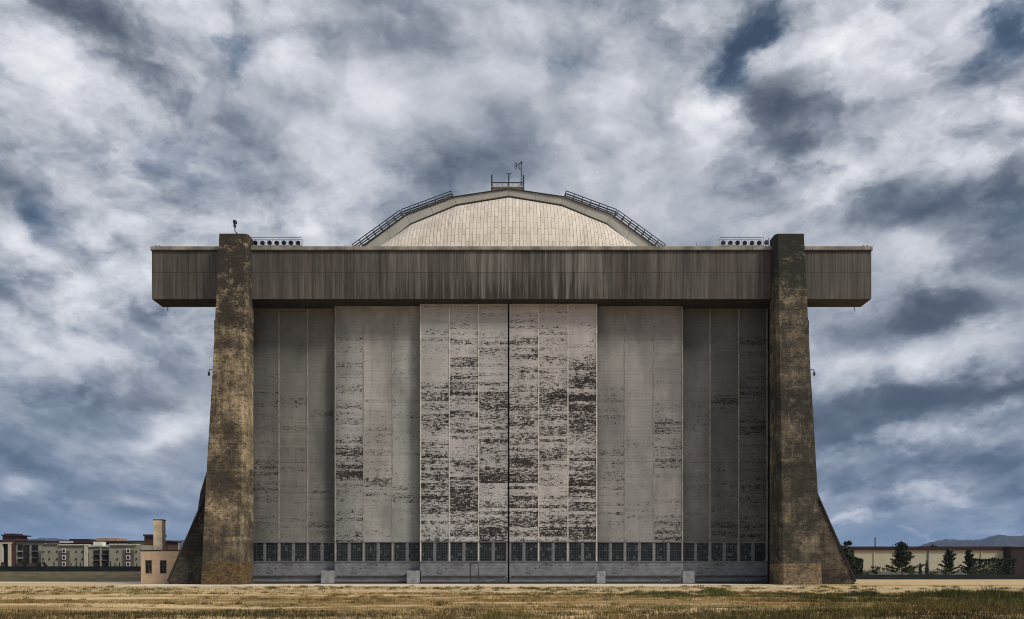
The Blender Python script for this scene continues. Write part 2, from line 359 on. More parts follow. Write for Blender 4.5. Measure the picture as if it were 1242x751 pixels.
# ------------------------------------------------------------------ ground
def berm(x, y):
    prof = np.clip((y - 131) / 16, 0, 1); prof = prof * prof * (3 - 2 * prof) - np.clip((y - 152) / 9, 0, 1)
    return np.clip(prof, 0, 1) * 1.5 * np.clip((-50 - x) / 6, 0, 1)
def gz(x, y):
    near = np.clip((84 - y) / 10, 0, 1)
    return near * ((fbm(x * .12, y * .2) - .5) * .30 + (fbm(x * .7 + 9, y * .9) - .5) * .12) - .02 + berm(x, y)
def axis(pts):
    out = []
    for a, b, st in pts: out += list(np.arange(a, b, st))
    return np.array(out + [pts[-1][1]])
gx_ = axis([(-12000, -2000, 2000), (-2000, -200, 300), (-200, -70, 5), (-70, 70, .8), (70, 200, 5), (200, 2000, 300), (2000, 12000, 2000)])
gy_ = axis([(-3000, -100, 400), (-100, 20, 20), (20, 90, .6), (90, 128, 3), (128, 165, 1.5), (165, 400, 20), (400, 2000, 200), (2000, 12000, 1000)])
X, Y = np.meshgrid(gx_, gy_); nx, ny = len(gx_), len(gy_)
V = np.stack([X, Y, gz(X, Y)], -1).reshape(-1, 3)
i = (np.arange(ny - 1)[:, None] * nx + np.arange(nx - 1)[None, :]).ravel()
T = np.concatenate([np.stack([i, i + 1, i + nx + 1], -1), np.stack([i, i + nx + 1, i + nx], -1)])
kind(np_mesh('ground', V, T, M['ground']), 'structure')
# concrete apron in front of the doors, with a broken front edge
m = MB(); fr = []
for k in range(121):
    x = -47 + k * (47 + 33) / 120
    fr.append((x, 87.5 + 2.2 * float(fbm(np.array(x * .22), np.array(3.0))) + .8 * float(fbm(np.array(x * 1.3), np.array(8.0)))))
vs = [(x, y, .004) for x, y in fr] + [(x, 112, .004) for x, _ in fr]
m.add(vs, [(q, q + 1, q + 122, q + 121) for q in range(120)], M['apron'])
kind(m.build('apron'), 'structure')
m = MB(); m.box(-120, -47.3, 112.0, 117, -.02, .006, M['apron']); kind(m.build('path'), 'structure')
m = MB(); m.box(22, 62, 94.4, 94.62, -.05, .11, M['kerb']); kind(m.build('kerb', bevel=.02), 'structure')

# ------------------------------------------------------------------ hangar
H = thing('airship_hangar', 'huge weathered airship hangar with concrete door towers, streaked top beam and six tall sliding doors', 'hangar', (0, 104, 0))
def part(mb, name, parent=H, loc=None, **kw):      # meshes are written in world metres, so undo the thing's own offset
    return mb.build(name, parent, loc if loc else ((0, -104, 0) if parent is H else None), **kw)
AX = -.4                                             # axis of the roof and doors
for s in (-1, 1):
    mt = M['tower_l'] if s < 0 else M['tower_r']; m = MB()
    zs = [0, 12.5, 27, 45.35]; xo = [39.3, 38.95, 38.35, 37.8]
    zz = np.linspace(0, 45.35, 13); vs = []
    for z in zz:
        yo = 100.8 + 2.2 * z / 45.35; o = float(np.interp(z, zs, xo))
        vs += [(s * 34.1, yo + .35, z), (s * 34.45, yo, z), (s * o, yo, z), (s * o, 105.2, z), (s * 34.1, 105.2, z)]
    fs = []
    for k in range(12):
        for q in range(5):
            a, b = k * 5 + q, k * 5 + (q + 1) % 5
            fs.append((a, b, b + 5, a + 5) if s > 0 else (b, a, a + 5, b + 5))
    fs += [[0, 4, 3, 2, 1] if s > 0 else [0, 1, 2, 3, 4], [60, 61, 62, 63, 64] if s > 0 else [64, 63, 62, 61, 60]]
    m.add(vs, fs, mt); part(m, 'tower')['label'] = 'ochre concrete door tower' if s < 0 else 'dark stained concrete door tower'
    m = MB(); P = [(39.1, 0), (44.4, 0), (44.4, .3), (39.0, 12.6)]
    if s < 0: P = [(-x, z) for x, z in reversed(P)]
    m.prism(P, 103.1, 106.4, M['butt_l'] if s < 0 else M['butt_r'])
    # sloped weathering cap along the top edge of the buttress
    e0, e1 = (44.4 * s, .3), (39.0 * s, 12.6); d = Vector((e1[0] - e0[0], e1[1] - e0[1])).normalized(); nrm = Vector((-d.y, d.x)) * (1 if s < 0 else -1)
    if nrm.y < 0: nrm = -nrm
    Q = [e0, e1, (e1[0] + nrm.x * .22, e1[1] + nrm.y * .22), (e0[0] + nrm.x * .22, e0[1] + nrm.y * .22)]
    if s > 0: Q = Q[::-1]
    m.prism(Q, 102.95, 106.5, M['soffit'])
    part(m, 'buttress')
    m = MB(); m.box(min(s * 35.75, s * 38.2), max(s * 35.75, s * 38.2), 105.21, 108.75, 0, 37.38, M['jamb']); m.box(min(s * 34.3, s * 38.2), max(s * 34.3, s * 38.2), 108.751, 109.4, 0, 37.38, M['jamb']); part(m, 'door_jamb')
# beam
m = MB(); m.box(-47.2, 47.2, 104.5, 107.7, 37.4, 43.75, M['beam'])
m.box(-47.19, 47.19, 104.52, 107.69, 37.385, 37.399, M['soffit'])
part(m, 'door_beam')
m = MB()
for k in range(12):
    a = -47.35 + k * 94.7 / 12; m.box(a, a + 94.7 / 12 - .03, 104.36, 107.8, 43.751, 44.28, M['coping'])
part(m, 'coping', bevel=.03)
m = MB(); m.box(-47.3, 47.3, 104.30, 104.36, 43.7, 43.80, M['soffit']); part(m, 'drip_edge')
m = MB(); m.box(-38, 38, 107.71, 110.5, 37.4, 44.0, M['soffit']); part(m, 'lintel')
# roof barrel, its fascia and the curved end wall
prof = [(0, 58.0), (8.06, 56.8), (15.1, 54.2), (20.95, 49.9), (27.3, 43.6), (33.4, 35.5), (39, 25), (42.8, 12.5), (44.5, 0)]
full = [(-x, z) for x, z in reversed(prof)] + prof[1:]
vs = [(AX + x, y, z) for y in (118.0, 420.0) for x, z in full]; n = len(full)
m = MB(); m.add(vs, [(k, k + 1, k + 1 + n, k + n) for k in range(n - 1)] + [list(range(n, 2 * n))], M['roof'])
part(m, 'roof')
inner = lambda x, z: (x * .957, z - 1.12 - .0012 * x * x)
m = MB()
for k in range(n - 1):
    (x0, z0), (x1, z1) = full[k], full[k + 1]
    L = math.hypot(x1 - x0, z1 - z0); q = max(1, round(L / 4.0))
    for j in range(q):
        a, b = j / q, (j + 1) / q - .03 / L * 1.2
        pa, pb = (x0 + (x1 - x0) * a, z0 + (z1 - z0) * a), (x0 + (x1 - x0) * b, z0 + (z1 - z0) * b)
        ia, ib = inner(*pa), inner(*pb)
        if min(pa[1], pb[1]) < 38: continue
        m.prism([(AX + c, d_) for c, d_ in (ia, ib, pb, pa)], 117.4, 118.15, M['rim'])
part(m, 'roof_fascia')
m = MB()
for k in range(n - 1):       # dark flashing under and over the fascia
    if min(full[k][1], full[k + 1][1]) < 38: continue
    for off, y0 in ((0, 117.3), (1, 117.35)):
        a, b = (full[k], full[k + 1]) if not off else (inner(*full[k]), inner(*full[k + 1]))
        m.tube((AX + a[0], y0, a[1]), (AX + b[0], y0, b[1]), .11 if off else .09, M['seam'], 5)
part(m, 'flashing')
m = MB(); uv = []; xs = np.linspace(-21.5, 21.5, 61); K = 14
for xq in xs:
    ax_ = abs(xq); zt = float(np.interp(ax_, [p[0] for p in prof], [p[1] for p in prof])); xt, zt = inner(xq, zt)
    zt = float(np.interp(abs(xq), [inner(*p)[0] for p in prof], [inner(*p)[1] for p in prof]))
    L = 0; pv = None
    for k in range(K + 1):
        a = k / K; y = 108.6 + 9.0 * ((1 - math.cos(a * 1.45)) / (1 - math.cos(1.45)) * .55 + a * .45); z = 43.2 + (zt - 43.2) * (math.sin(a * 1.45) / math.sin(1.45) * .55 + .45 * a)
        if pv: L += math.hypot(y - pv[0], z - pv[1])
        pv = (y, z); m.v.append((AX + xq, y, z)); uv.append((xq + 50.0, L + 10))
m.add([], [], M['clad'])
for q in range(60):
    for k in range(K): a = q * (K + 1) + k; m.f.append([a, a + K + 1, a + K + 2, a + 1]); m.mi.append(0)
m.uv = uv; part(m, 'end_cladding', smooth=True)
# end walls either side of the doors under the roof arch
m = MB()
for s in (-1, 1):
    m.prism([(x * s + AX, z) for x, z in ([(38.6, 0), (44.2, 0), (42.4, 12.5), (38.6, 25)][::s])], 109.5, 118, M['jamb'])
m.prism([(AX - 33, 37.2), (AX + 33, 37.2), (AX + 26.5, 43.9), (AX - 26.5, 43.9)], 110.6, 117.2, M['jamb'])
part(m, 'end_wall')
m = MB(); m.box(-42, 42, 112.5, 112.8, .05, 37.1, M['soffit']); part(m, 'inner_curtain')

# sliding doors
DW = 11.72
def glazing():
    w = MB(); W_, H_ = 1.58, 2.5
    w.box(0, W_, .05, .09, 0, H_, M['glass'])
    for a, b, c, d in ((-.06, .03, -.05, H_ + .05), (W_ - .03, W_ + .06, -.05, H_ + .05)): w.box(a, b, -.03, .1, c, d, M['winframe'])
    for a, b in ((-.07, .03), (H_ - .03, H_ + .07)): w.box(.031, W_ - .031, -.03, .1, a, b, M['winframe'])
    for k in range(1, 5): w.box(W_ * k / 5 - .022, W_ * k / 5 + .022, .02, .049, .031, H_ - .031, M['muntin'])
    for k in range(1, 7): w.box(.031, W_ - .031, .024, .048, H_ * k / 7 - .022, H_ * k / 7 + .022, M['muntin'])
    return w
glz = None
doors = [ # left edge, front plane, paint, tone, wear
    (AX - 3 * DW + .05, 108.2, (.27, .265, .255), (.17, .175, .17), -.135, 1.0, 'dull grey door leaf with scattered lines of flaking'),
    (AX - 2 * DW + .02, 107.25, (.52, .51, .50), (.30, .31, .30), -.07, 2.0, 'grey green door leaf with flaking down its left column'),
    (AX - DW - .10, 106.3, (.64, .63, .635), (.50, .495, .50), .065, 3.0, 'pale door leaf with heavy brown peeling'),
    (AX + .10, 106.3, (.66, .635, .635), (.54, .52, .52), .08, 4.0, 'pale pinkish door leaf with heavy brown peeling'),
    (AX + DW + .03, 107.25, (.42, .412, .41), (.28, .278, .28), -.09, 5.0, 'grey door leaf with flaking in its right column'),
    (AX + 2 * DW, 108.2, (.20, .197, .195), (.125, .126, .126), -.115, 6.0, 'darkest grey door leaf with a flaked patch on the right')]
for n_, (x0, y0, paint, tone, wear, seed, lab) in enumerate(doors):
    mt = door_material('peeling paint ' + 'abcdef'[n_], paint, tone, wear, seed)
    D = bpy.data.objects.new('sliding_door', None); COL.objects.link(D); D.parent = H; D.location = (x0, y0 - 104, 0); D['label'] = lab
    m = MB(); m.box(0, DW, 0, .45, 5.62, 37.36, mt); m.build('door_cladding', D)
    for c in range(4):
        if (n_, c) in ((2, 3), (3, 0)): continue
        bx = min(max(c * DW / 3 - .07, .0), DW - .14); m = MB(); m.box(bx, bx + .14, -.05, -.002, 3.0, 37.3, M['batten'] if n_ in (2, 3) else M['batten_dim']); m.build('batten', D)
    m = MB(); m.box(0, DW, 0, .45, .28, 2.93, M['skirt']); m.build('door_skirt', D)
    m = MB(); m.box(.0, DW, -.10, -.003, 2.93, 3.02, M['winframe']); m.box(0, DW, -.08, -.003, 5.55, 5.64, M['winframe'])
    for k in range(7):
        mx = min(max(k * DW / 6, .13), DW - .13); m.box(mx - .13, mx + .13, -.001, .3, 3.021, 5.549, M['winframe'])
    m.box(.02, DW - .02, .31, .45, 2.931, 5.6, M['soffit']); m.build('window_frame', D)
    for k in range(6):
        wxp = k * DW / 6 + .18
        if glz is None: o = glz = glazing().build('window', D)
        else: o = glz.copy(); COL.objects.link(o); o.parent = D
        o.location = (wxp, .05, 3.04)
    m = MB(); m.box(0, DW, -.14, .40, .08, .279, M['seam']); m.box(.3, DW - .3, -.22, -.02, .95, 1.08, M['seam']); m.build('running_rail', D)
    if n_ in (0, 1):
        m = MB(); m.box(DW - 1.9, DW + .02, -.95, -.16, 0, 1.75, M['box']); m.build('wheel_housing', D, bevel=.03)
    if n_ in (4, 5):
        w = 1.15 if n_ == 4 else 1.6; m = MB(); m.box(-.02, w, -1.05, -.16, 0, 1.7, M['box']); m.build('wheel_housing', D, bevel=.03)
    if n_ == 2:
        m = MB(); m.box(6.8, 7.75, -.05, -.002, .45, 2.7, M['skirt']); m.box(6.72, 6.8, -.07, -.002, .45, 2.78, M['seam']); m.box(7.75, 7.83, -.07, -.002, .45, 2.78, M['seam']); m.box(6.8, 7.75, -.07, -.002, 2.7, 2.78, M['seam']); m.build('wicket_door', D)
m = MB(); m.box(-46, 46, 105.7, 106.0, .0, .05, M['seam']); m.box(-46, 46, 106.75, 107.0, .0, .05, M['seam']); part(m, 'door_track')

# catwalk rails on the roof shoulders
def rail(pts, y):
    m = MB(); hts = (0, .34, .66, 1.0)
    for (a, b, off) in pts:
        a, b = Vector((a[0], y, a[1])), Vector((b[0], y, b[1])); L = (b - a).length; d = (b - a).normalized(); nn = Vector((-d.z, 0, d.x)); nn = nn if nn.z > 0 else -nn
        for yy in (0, .9):
            for h in hts: m.tube(a + nn * h * off + Vector((0, yy, 0)), b + nn * h * off + Vector((0, yy, 0)), .055 if h < .9 else .075, M['steel'], 5)
        k = max(1, round(L / 1.3))
        for q in range(k + 1):
            p = a.lerp(b, q / k)
            for yy in (0, .9): m.tube(p + Vector((0, yy, 0)) - nn * .25, p + nn * off + Vector((0, yy, 0)), .07, M['steel'], 5)
            m.tube(p, p + Vector((0, .9, 0)), .05, M['steel'], 5)
    return m
for s in (-1, 1):
    A, B, C_ = (AX + s * 8.15, 57.0), (AX + s * 15.6, 54.25), (AX + s * 22.6, 49.2)
    part(rail([(A, B, 1.0), (B, C_, 1.0)], 117.9), 'catwalk_rail')
# lookout platform on the ridge
m = MB(); xl, xr = wx(596.5, 118), wx(635, 118)
m.box(xl, xr, 118.2, 121, 58.05, 58.55, M['rim']); m.box(xl - .1, xr + .1, 118.0, 121.2, 58.551, 58.70, M['pale'])
m.box(xl - .05, xr + .05, 118.05, 118.25, 59.25, 59.33, M['steel']); m.box(xl - .05, xr + .05, 120.95, 121.15, 59.25, 59.33, M['steel'])
for x in (xl, xr):
    for y in (118.1, 121): m.tube((x, y, 57.4), (x, y, 60.4), .12, M['steel'], 6)
for x in np.linspace(xl, xr, 7)[1:-1]: m.tube((x, 118.1, 58.7), (x, 118.1, 59.3), .04, M['steel'], 5)
m.tube((xl, 118.1, 60.0), (xr, 118.1, 60.0), .03, M['pale'], 5)
part(m, 'lookout_platform')

# ------------------------------------------------------------------ things fixed on the hangar
t = thing('antenna_mast', 'thin antenna mast with a small grid dish on the roof ridge platform', 'antenna', (wx(632.4, 119.2), 119.2, 58.75))
m = MB(); m.tube((0, 0, 0), (0, 0, 4.15), .09, M['steel'], 8); m.tube((0, 0, 1.1), (-.55, 0, .02), .05, M['steel'], 5); m.tube((.0, 0, 1.1), (0, .6, .02), .05, M['steel'], 5); m.build('mast', t)
m = MB()
for k in range(10):
    a, b = math.radians(36 * k), math.radians(36 * (k + 1)); m.tube((-.85 - .12 * math.cos(a), .36 * math.cos(a), 3.55 + .5 * math.sin(a)), (-.85 - .12 * math.cos(b), .36 * math.cos(b), 3.55 + .5 * math.sin(b)), .045, M['steel'], 5)
for h in (3.3, 3.55, 3.8): m.tube((-.95, -.35, h), (-.95, .35, h), .03, M['steel'], 5)
m.tube((-.9, 0, 3.55), (-.35, 0, 3.75), .05, M['steel'], 5); m.build('grid_dish', t)
m = MB(); m.tube((-.35, 0, 3.2), (-.35, 0, 4.0), .07, M['steel'], 6); m.tube((-.4, 0, 3.1), (0, 0, 3.1), .06, M['steel'], 5); m.tube((-.35, 0, 3.9), (0, 0, 3.95), .05, M['steel'], 5); m.box(-.14, .14, -.12, .12, 3.95, 4.2, M['steel']); m.build('bracket', t)
t = thing('wind_gauge', 'short post with a small wind gauge in the middle of the ridge platform', 'wind gauge', (wx(617.2, 118.1), 118.0, 58.75))
m = MB(); m.tube((0, 0, 0), (0, 0, 1.75), .10, M['steel'], 6); m.build('post', t)
m = MB(); m.tube((-.25, 0, 1.78), (.25, 0, 1.78), .04, M['steel'], 5)
for s in (-1, 1): m.lathe((s * .25, 0, 1.72), (0, 0, 1), [(0, .03), (.06, .1), (.14, .1)], M['steel'], 8)
m.build('cups', t)
# floodlight racks on the beam
def make_lamp(m, x, z):
    m.lathe((x, .30, z), (0, -1, -.12), [(0, .10), (.06, .2), (.22, .28), (.34, .31), (.36, .31)], M['steel'], 14)
    m.lathe((x, -.075, z - .045), (0, -1, -.12), [(0, .27), (.01, .27)], M['glass'], 14)
    m.tube((x, .2, z), (x, .2, z - .45), .04, M['steel'], 5)
def rack(px0, px1, n_, label):
    d = 105.3; x0, x1 = wx(px0, d), wx(px1, d); t = thing('floodlight_rack', label, 'floodlights', (x0, d, 44.28), 'floodlight racks on the beam'); W_ = x1 - x0
    m = MB()
    for k in range(n_ + 1):
        for yy in (-.3, .5): m.tube((W_ * k / n_, yy, 0), (W_ * k / n_, yy, 1.42), .035, M['pale'], 5)
    for yy in (-.3, .5): m.tube((0, yy, 1.42), (W_, yy, 1.42), .04, M['steel'], 5)
    m.box(-.1, W_ + .1, -.38, .6, .30, .36, M['pale'])
    for k in range(n_ * 2): m.tube((W_ * k / n_ / 2, -.34, .02), (W_ * (k + 1) / n_ / 2, -.34, .31 if k % 2 == 0 else .02), .03, M['steel'], 5)
    m.build('rack_frame', t)
    for k in range(n_): m = MB(); make_lamp(m, W_ * (k + .5) / n_, .84 + random.uniform(-.03, .03)); m.build('floodlight', t)
    return t
rack(305.5, 366, 7, 'rack of seven floodlights on the beam beside the left tower')
rack(872.5, 925, 6, 'rack of six floodlights on the beam beside the right tower')
t = thing('floodlight', 'single floodlight on a bracket between the right tower and the rack of six', 'floodlight', (wx(929.5, 105.2), 105.2, 44.28))
m = MB(); make_lamp(m, 0, .85); m.build('lamp', t); m = MB(); m.tube((0, .2, 0), (0, .2, .6), .05, M['pale'], 6); m.tube((.35, .2, 0), (.35, .2, 1.5), .035, M['steel'], 5); m.build('post', t)
t = thing('camera_post', 'dark jointed floodlight arm standing on top of the left tower', 'lamp post', (wx(288, 103.6), 103.6, 45.35))
m = MB(); m.tube((0, 0, 0), (-.35, 0, .7), .07, M['steel'], 6); m.tube((-.35, 0, .7), (-.25, 0, 1.7), .07, M['steel'], 6); m.tube((0, 0, 0), (.35, 0, .0), .06, M['steel'], 6); m.tube((-.3, 0, .5), (.25, 0, .08), .05, M['steel'], 6); m.build('arm', t)
m = MB(); m.box(-.52, -.12, -.25, .25, 1.55, 1.95, M['steel']); m.box(-.48, -.2, -.2, .2, 1.1, 1.4, M['steel']); m.build('lamp_head', t, bevel=.04)
for s, px in ((-1, 257), (1, 984)):
    zb = wz(450, 102); xb = s * (float(np.interp(zb, [0, 12.5, 27, 45.35], [39.3, 38.95, 38.35, 37.8])) - .01)
    t = thing('wall_lamp', 'small gooseneck lamp on the outer side of the %s tower' % ('ochre left' if s < 0 else 'dark right'), 'lamp', (xb, 102.9, zb), 'wall lamps on the towers')
    m = MB()
    m.tube((0, 0, .0), (s * .25, 0, .35), .05, M['steel'], 6); m.tube((s * .25, 0, .35), (s * .7, 0, .4), .05, M['steel'], 6); m.tube((s * .7, 0, .4), (s * .78, 0, .1), .05, M['steel'], 6); m.box(-.03 if s > 0 else -.08, .08 if s > 0 else .03, -.12, .12, -.15, .15, M['steel']); m.build('arm', t)
    m = MB(); m.lathe((s * .78, 0, .12), (0, 0, -1), [(0, .06), (.1, .13), (.45, .15), (.5, .1)], M['steel'], 10); m.build('lamp_head', t)
for px, d_, lab in ((191.5, 105.5, 'tiny twin obstruction light on the left end of the beam'), (1049.5, 105.5, 'tiny twin obstruction light on the right end of the beam')):
    t = thing('obstruction_light', lab, 'light', (wx(px, d_), d_, 44.28), 'obstruction lights on the beam ends')
    m = MB(); m.tube((0, 0, 0), (0, 0, .3), .05, M['steel'], 6); m.tube((-.25, 0, .32), (.25, 0, .32), .04, M['steel'], 5); m.build('post', t)
    for s in (-1, 1): m = MB(); m.lathe((s * .25, 0, .3), (0, 0, 1), [(0, .08), (.1, .11), (.22, .09), (.28, .03)], M['steel'], 8); m.build('lamp', t)
for px, lab in ((203.5, 'short drain pipe under the left overhang of the beam'), (1036.5, 'short drain pipe under the right overhang of the beam')):
    m = MB(); m.tube((0, 0, 0), (0, 0, -.7), .04, M['steel'], 6); m.lathe((0, 0, -.02), (0, 0, -1), [(0, .12), (.06, .12)], M['steel'], 8)
    tag(m.build('drain_pipe', None, (wx(px, 107.3), 107.3, 37.4)), lab, 'pipe', 'drain pipes under the beam')
for px, h, lab in ((418, .35, 'tiny spike on the beam left of the roof arch'), (844.5, .75, 'thin spike on the beam right of the roof arch')):
    m = MB(); m.tube((0, 0, 0), (0, 0, h), .04, M['steel'], 5, .02); m.box(-.12, .12, -.12, .12, 0, .06, M['steel']); tag(m.build('lightning_rod', None, (wx(px, 105), 105, 44.28)), lab, 'rod', 'rods on the beam')

# ------------------------------------------------------------------ hut with chimney
t = thing('utility_hut', 'tan flat roofed utility hut with square chimney beside the left buttress', 'hut', (-49.9, 107.2, 0))
m = MB(); m.box(0, 6.6, 0, .2, 0, 1.37, M['hut']); m.box(0, 6.6, 0, .2, 3.15, 4.4, M['hut'])
for a, b in ((0, .58), (1.47, 2.56), (3.45, 6.6)): m.box(a, b, 0, .2, 1.3701, 3.1499, M['hut'])
m.box(0, .2, .201, 4, 0, 4.4, M['hut']); m.box(6.4, 6.6, .201, 4, 0, 4.4, M['hut']); m.box(.2001, 6.3999, 3.8, 4, 0, 4.4, M['hut']); m.build('wall', t)
m = MB(); m.box(-.08, 6.68, -.08, 4.08, 4.401, 4.55, M['hutroof']); m.build('roof', t, bevel=.02)
for a in (.58, 2.56):
    m = MB(); m.box(a, a + .89, .12, .15, 1.37, 3.15, M['glass'])
    for c in (0, .445, .89): m.box(a + c - .03 * (c > 0) , a + c + .03 * (c < .8), .08, .118, 1.37, 3.15, M['muntin'])
    for z in (1.37, 1.95, 2.54, 3.09): m.box(a + .031, a + .859, .085, .115, z, z + .06, M['muntin'])
    m.build('window', t)
    m = MB(); m.box(a - .06, a + .95, -.05, .1, 1.30, 1.368, M['hut']); m.build('sill', t)
m = MB(); xq = wx(186, 108.2) + 49.9; m.box(xq, xq + 1.18, 1.0, 2.1, 4.551, 8.6, M['chim']); m.box(xq - .04, xq + 1.22, .96, 2.14, 8.601, 8.72, M['hutroof']); m.build('chimney', t)

# ------------------------------------------------------------------ left background: fence, apartments, cypresses
m = MB(); m.box(-200, -60, 166, 166.08, .15, wz(687, 166), M['screen']); fo = thing('screen_fence', 'long dark green screened fence in front of the apartment blocks', 'fence', (-130, 166, 0))
o = m.build('screen_cloth', fo, (130, -166, 0))
for k in range(29):
    m = MB(); m.tube((-200 + k * 5, 166.14, -.05), (-200 + k * 5, 166.14, wz(687, 166) + .08), .05, M['steel'], 6); m.build('fence_post', fo, (130, -166, 0))
D0 = 330.0
def bx(mb, p0, p1, t0, t1, d, dep, mt, ground=False):
    mb.box(wx(p0, d), wx(p1, d), d, d + dep, 0 if ground else wz(t1, d), wz(t0, d), mt); return mb
def building(label, parts, d, group='apartment blocks beyond the fence'):
    x = wx((parts[0][2] + parts[0][3]) / 2, d); t = thing('apartment_block', label, 'apartments', (x, d, 0), group)
    for nm, mt, p0, p1, t0, t1, off, dep in parts:
        mb = MB(); bx(mb, p0, p1, t0, t1, d + off, dep, M[mt], nm in ('wall', 'tower', 'wing')); mb.build(nm, t, (-x, -d, 0))
    return t
def win(p, q, t0, t1, off=-.25, white=False, mt='ap_dark'):
    r = [('window', mt, p, q, t0, t1, off, .2)]
    if white: r = [('window_surround', 'ap_white', p - .9, q + .9, t0 - .9, t1 + .9, off, .2), ('window', mt, p, q, t0, t1, off - .1, .09)]
    return r
rows = [(661.5, 665.5), (669.5, 673.5), (677.5, 681.5)]
ps = [('wall', 'ap_brick', -14, 20.5, 655, 690, 1, 14), ('roof_edge', 'ap_roof', -15, 13, 656.3, 657.4, .2, 14), ('tower', 'ap_brick', 3, 19, 650, 690, -.2, 8), ('tower_roof', 'ap_roof', 1.5, 20.5, 648.6, 650, -1, 10), ('tower_cap', 'ap_roof', 5, 17, 647.2, 648.6, 1, 6), ('recess', 'ap_dark', 1.5, 11, 659.5, 688, -.3, .2), ('column', 'ap_cream', 0, 2.6, 659, 690, -1.5, 1), ('column', 'ap_cream', 9.5, 12, 659, 690, -1.5, 1), ('architrave', 'ap_cream', -10, 12.6, 658, 659.6, -1.6, 1.2), ('column', 'ap_cream', -9, -6.4, 659, 690, -1.5, 1)]
building('red brown apartment block with a square roof tower and cream columns at the left edge', ps, D0)
ps = [('wall', 'ap_beige', 19.6, 54, 657, 690, 0, 14), ('roof_edge', 'ap_roof', 18.5, 54, 655.6, 657.2, -.9, 16), ('parapet', 'ap_roof', 53, 70, 656.6, 658.5, 2, 12), ('recess', 'ap_dark', 21.5, 27, 660.5, 688, -.25, .2), ('recess', 'ap_dark', 28.3, 35.5, 661, 688, -.25, .2), ('recess', 'ap_dark', 38.5, 46, 661, 688, -.25, .2), ('plinth', 'ap_brick', 19.6, 50, 683, 690, -.6, .3)]
for y in (668, 676): ps += [('balcony', 'ap_beige', 21.2, 27, y, y + 1.6, -.8, .5), ('balcony', 'ap_brown', 38.5, 46, y, y + 1.4, -.8, .5)]
building('beige apartment block with dark balcony recesses next to the red brown tower', ps, D0)
ps = [('wall', 'ap_beige', 50, 103.5, 661, 690, -3, 18), ('hip_roof', 'ap_brown', 52, 69, 659.8, 661.2, -3.4, 8), ('brown_panel', 'ap_brown', 71, 84, 668, 690, -3.3, .25), ('roof_edge', 'ap_cream', 71, 103.8, 660, 661.6, -3.7, 4), ('roof_slab', 'ap_roof', 67, 112, 655.8, 658.8, 4, 14), ('roof_light', 'ap_white', 66.5, 88, 656.8, 658.2, 3.2, .6), ('quoin', 'ap_cream', 102, 104, 661, 690, -3.6, .5), ('penthouse', 'ap_roof', 84, 107, 653.8, 656, 8, 10), ('hip_roof', 'ap_brown', 58, 64, 658.3, 659.9, -3.2, 6)]
for (a, b) in rows: ps += win(76, 78.6, a + 6.8 if False else a + 5, b + 4.4, -3.6, True)
for y in (668, 677):
    for x in (51.5, 59, 68.2, 91.5, 99): ps += win(x, x + 1.3, y, y + 2.2, -3.3)
building('pale beige apartment block with a brown panel of white windows behind the row of cypresses', ps, D0)
ps = [('wall', 'ap_beige', 103.5, 134, 662.5, 690, -1, 14), ('cornice', 'ap_cream', 104, 131.5, 662, 663.5, -1.6, 3), ('white_cap', 'ap_white', 113, 124, 657.2, 662, -1.8, 3), ('roof_slab', 'ap_roof', 110, 156, 656, 657.8, 5, 14), ('tile_roof', 'ap_tile', 117, 142, 652.8, 656, 9, 9), ('recess', 'ap_dark', 113.5, 120.8, 667.5, 688, -1.25, .2), ('recess', 'ap_dark', 123, 131, 667.5, 688, -1.25, .2), ('column', 'ap_beige', 121, 122.8, 664, 690, -1.7, .5), ('column', 'ap_cream', 104, 106, 663, 690, -1.9, .7), ('recess', 'ap_dark', 106.2, 107.4, 671, 688, -1.25, .2)]
for y in (672, 679): ps += [('balcony', 'ap_brown', 113.5, 120.8, y, y + 1.2, -1.8, .4), ('balcony', 'ap_brown', 123, 131, y, y + 1.2, -1.8, .4)]
building('cream entrance block with two tall dark balcony bays and a white roof cap', ps, D0)
ps = [('wall', 'ap_beige', 132.5, 172, 661, 690, -3, 18), ('roof_edge', 'ap_cream', 132.2, 165, 660, 661.5, -3.7, 4), ('brown_panel', 'ap_brown', 149, 162, 667, 690, -3.3, .25)]
for (a, b) in rows: ps += win(154, 156.8, a + 5, b + 4.4, -3.6, True)
for y in (668, 677):
    for x in (141.5, 164.5): ps += win(x, x + 1.3, y, y + 2.2, -3.3)
building('pale beige apartment block with a brown panel of white windows next to the tan hut', ps, D0)
ps = [('wall', 'ap_beige', 155, 201, 657, 690, 8, 14), ('roof_edge', 'ap_roof', 154, 176, 655.8, 657.2, 7, 16), ('tower', 'ap_brick', 175, 189, 650, 690, 7, 8), ('tower_roof', 'ap_roof', 173.5, 190, 648.2, 650, 6, 10), ('wing', 'ap_brick', 188, 204, 657, 690, 7.2, 10), ('roof_edge', 'ap_roof', 187, 206, 655.6, 657.4, 6.4, 12)]
building('set back apartment block with a red roof tower directly behind the hut chimney', ps, D0)

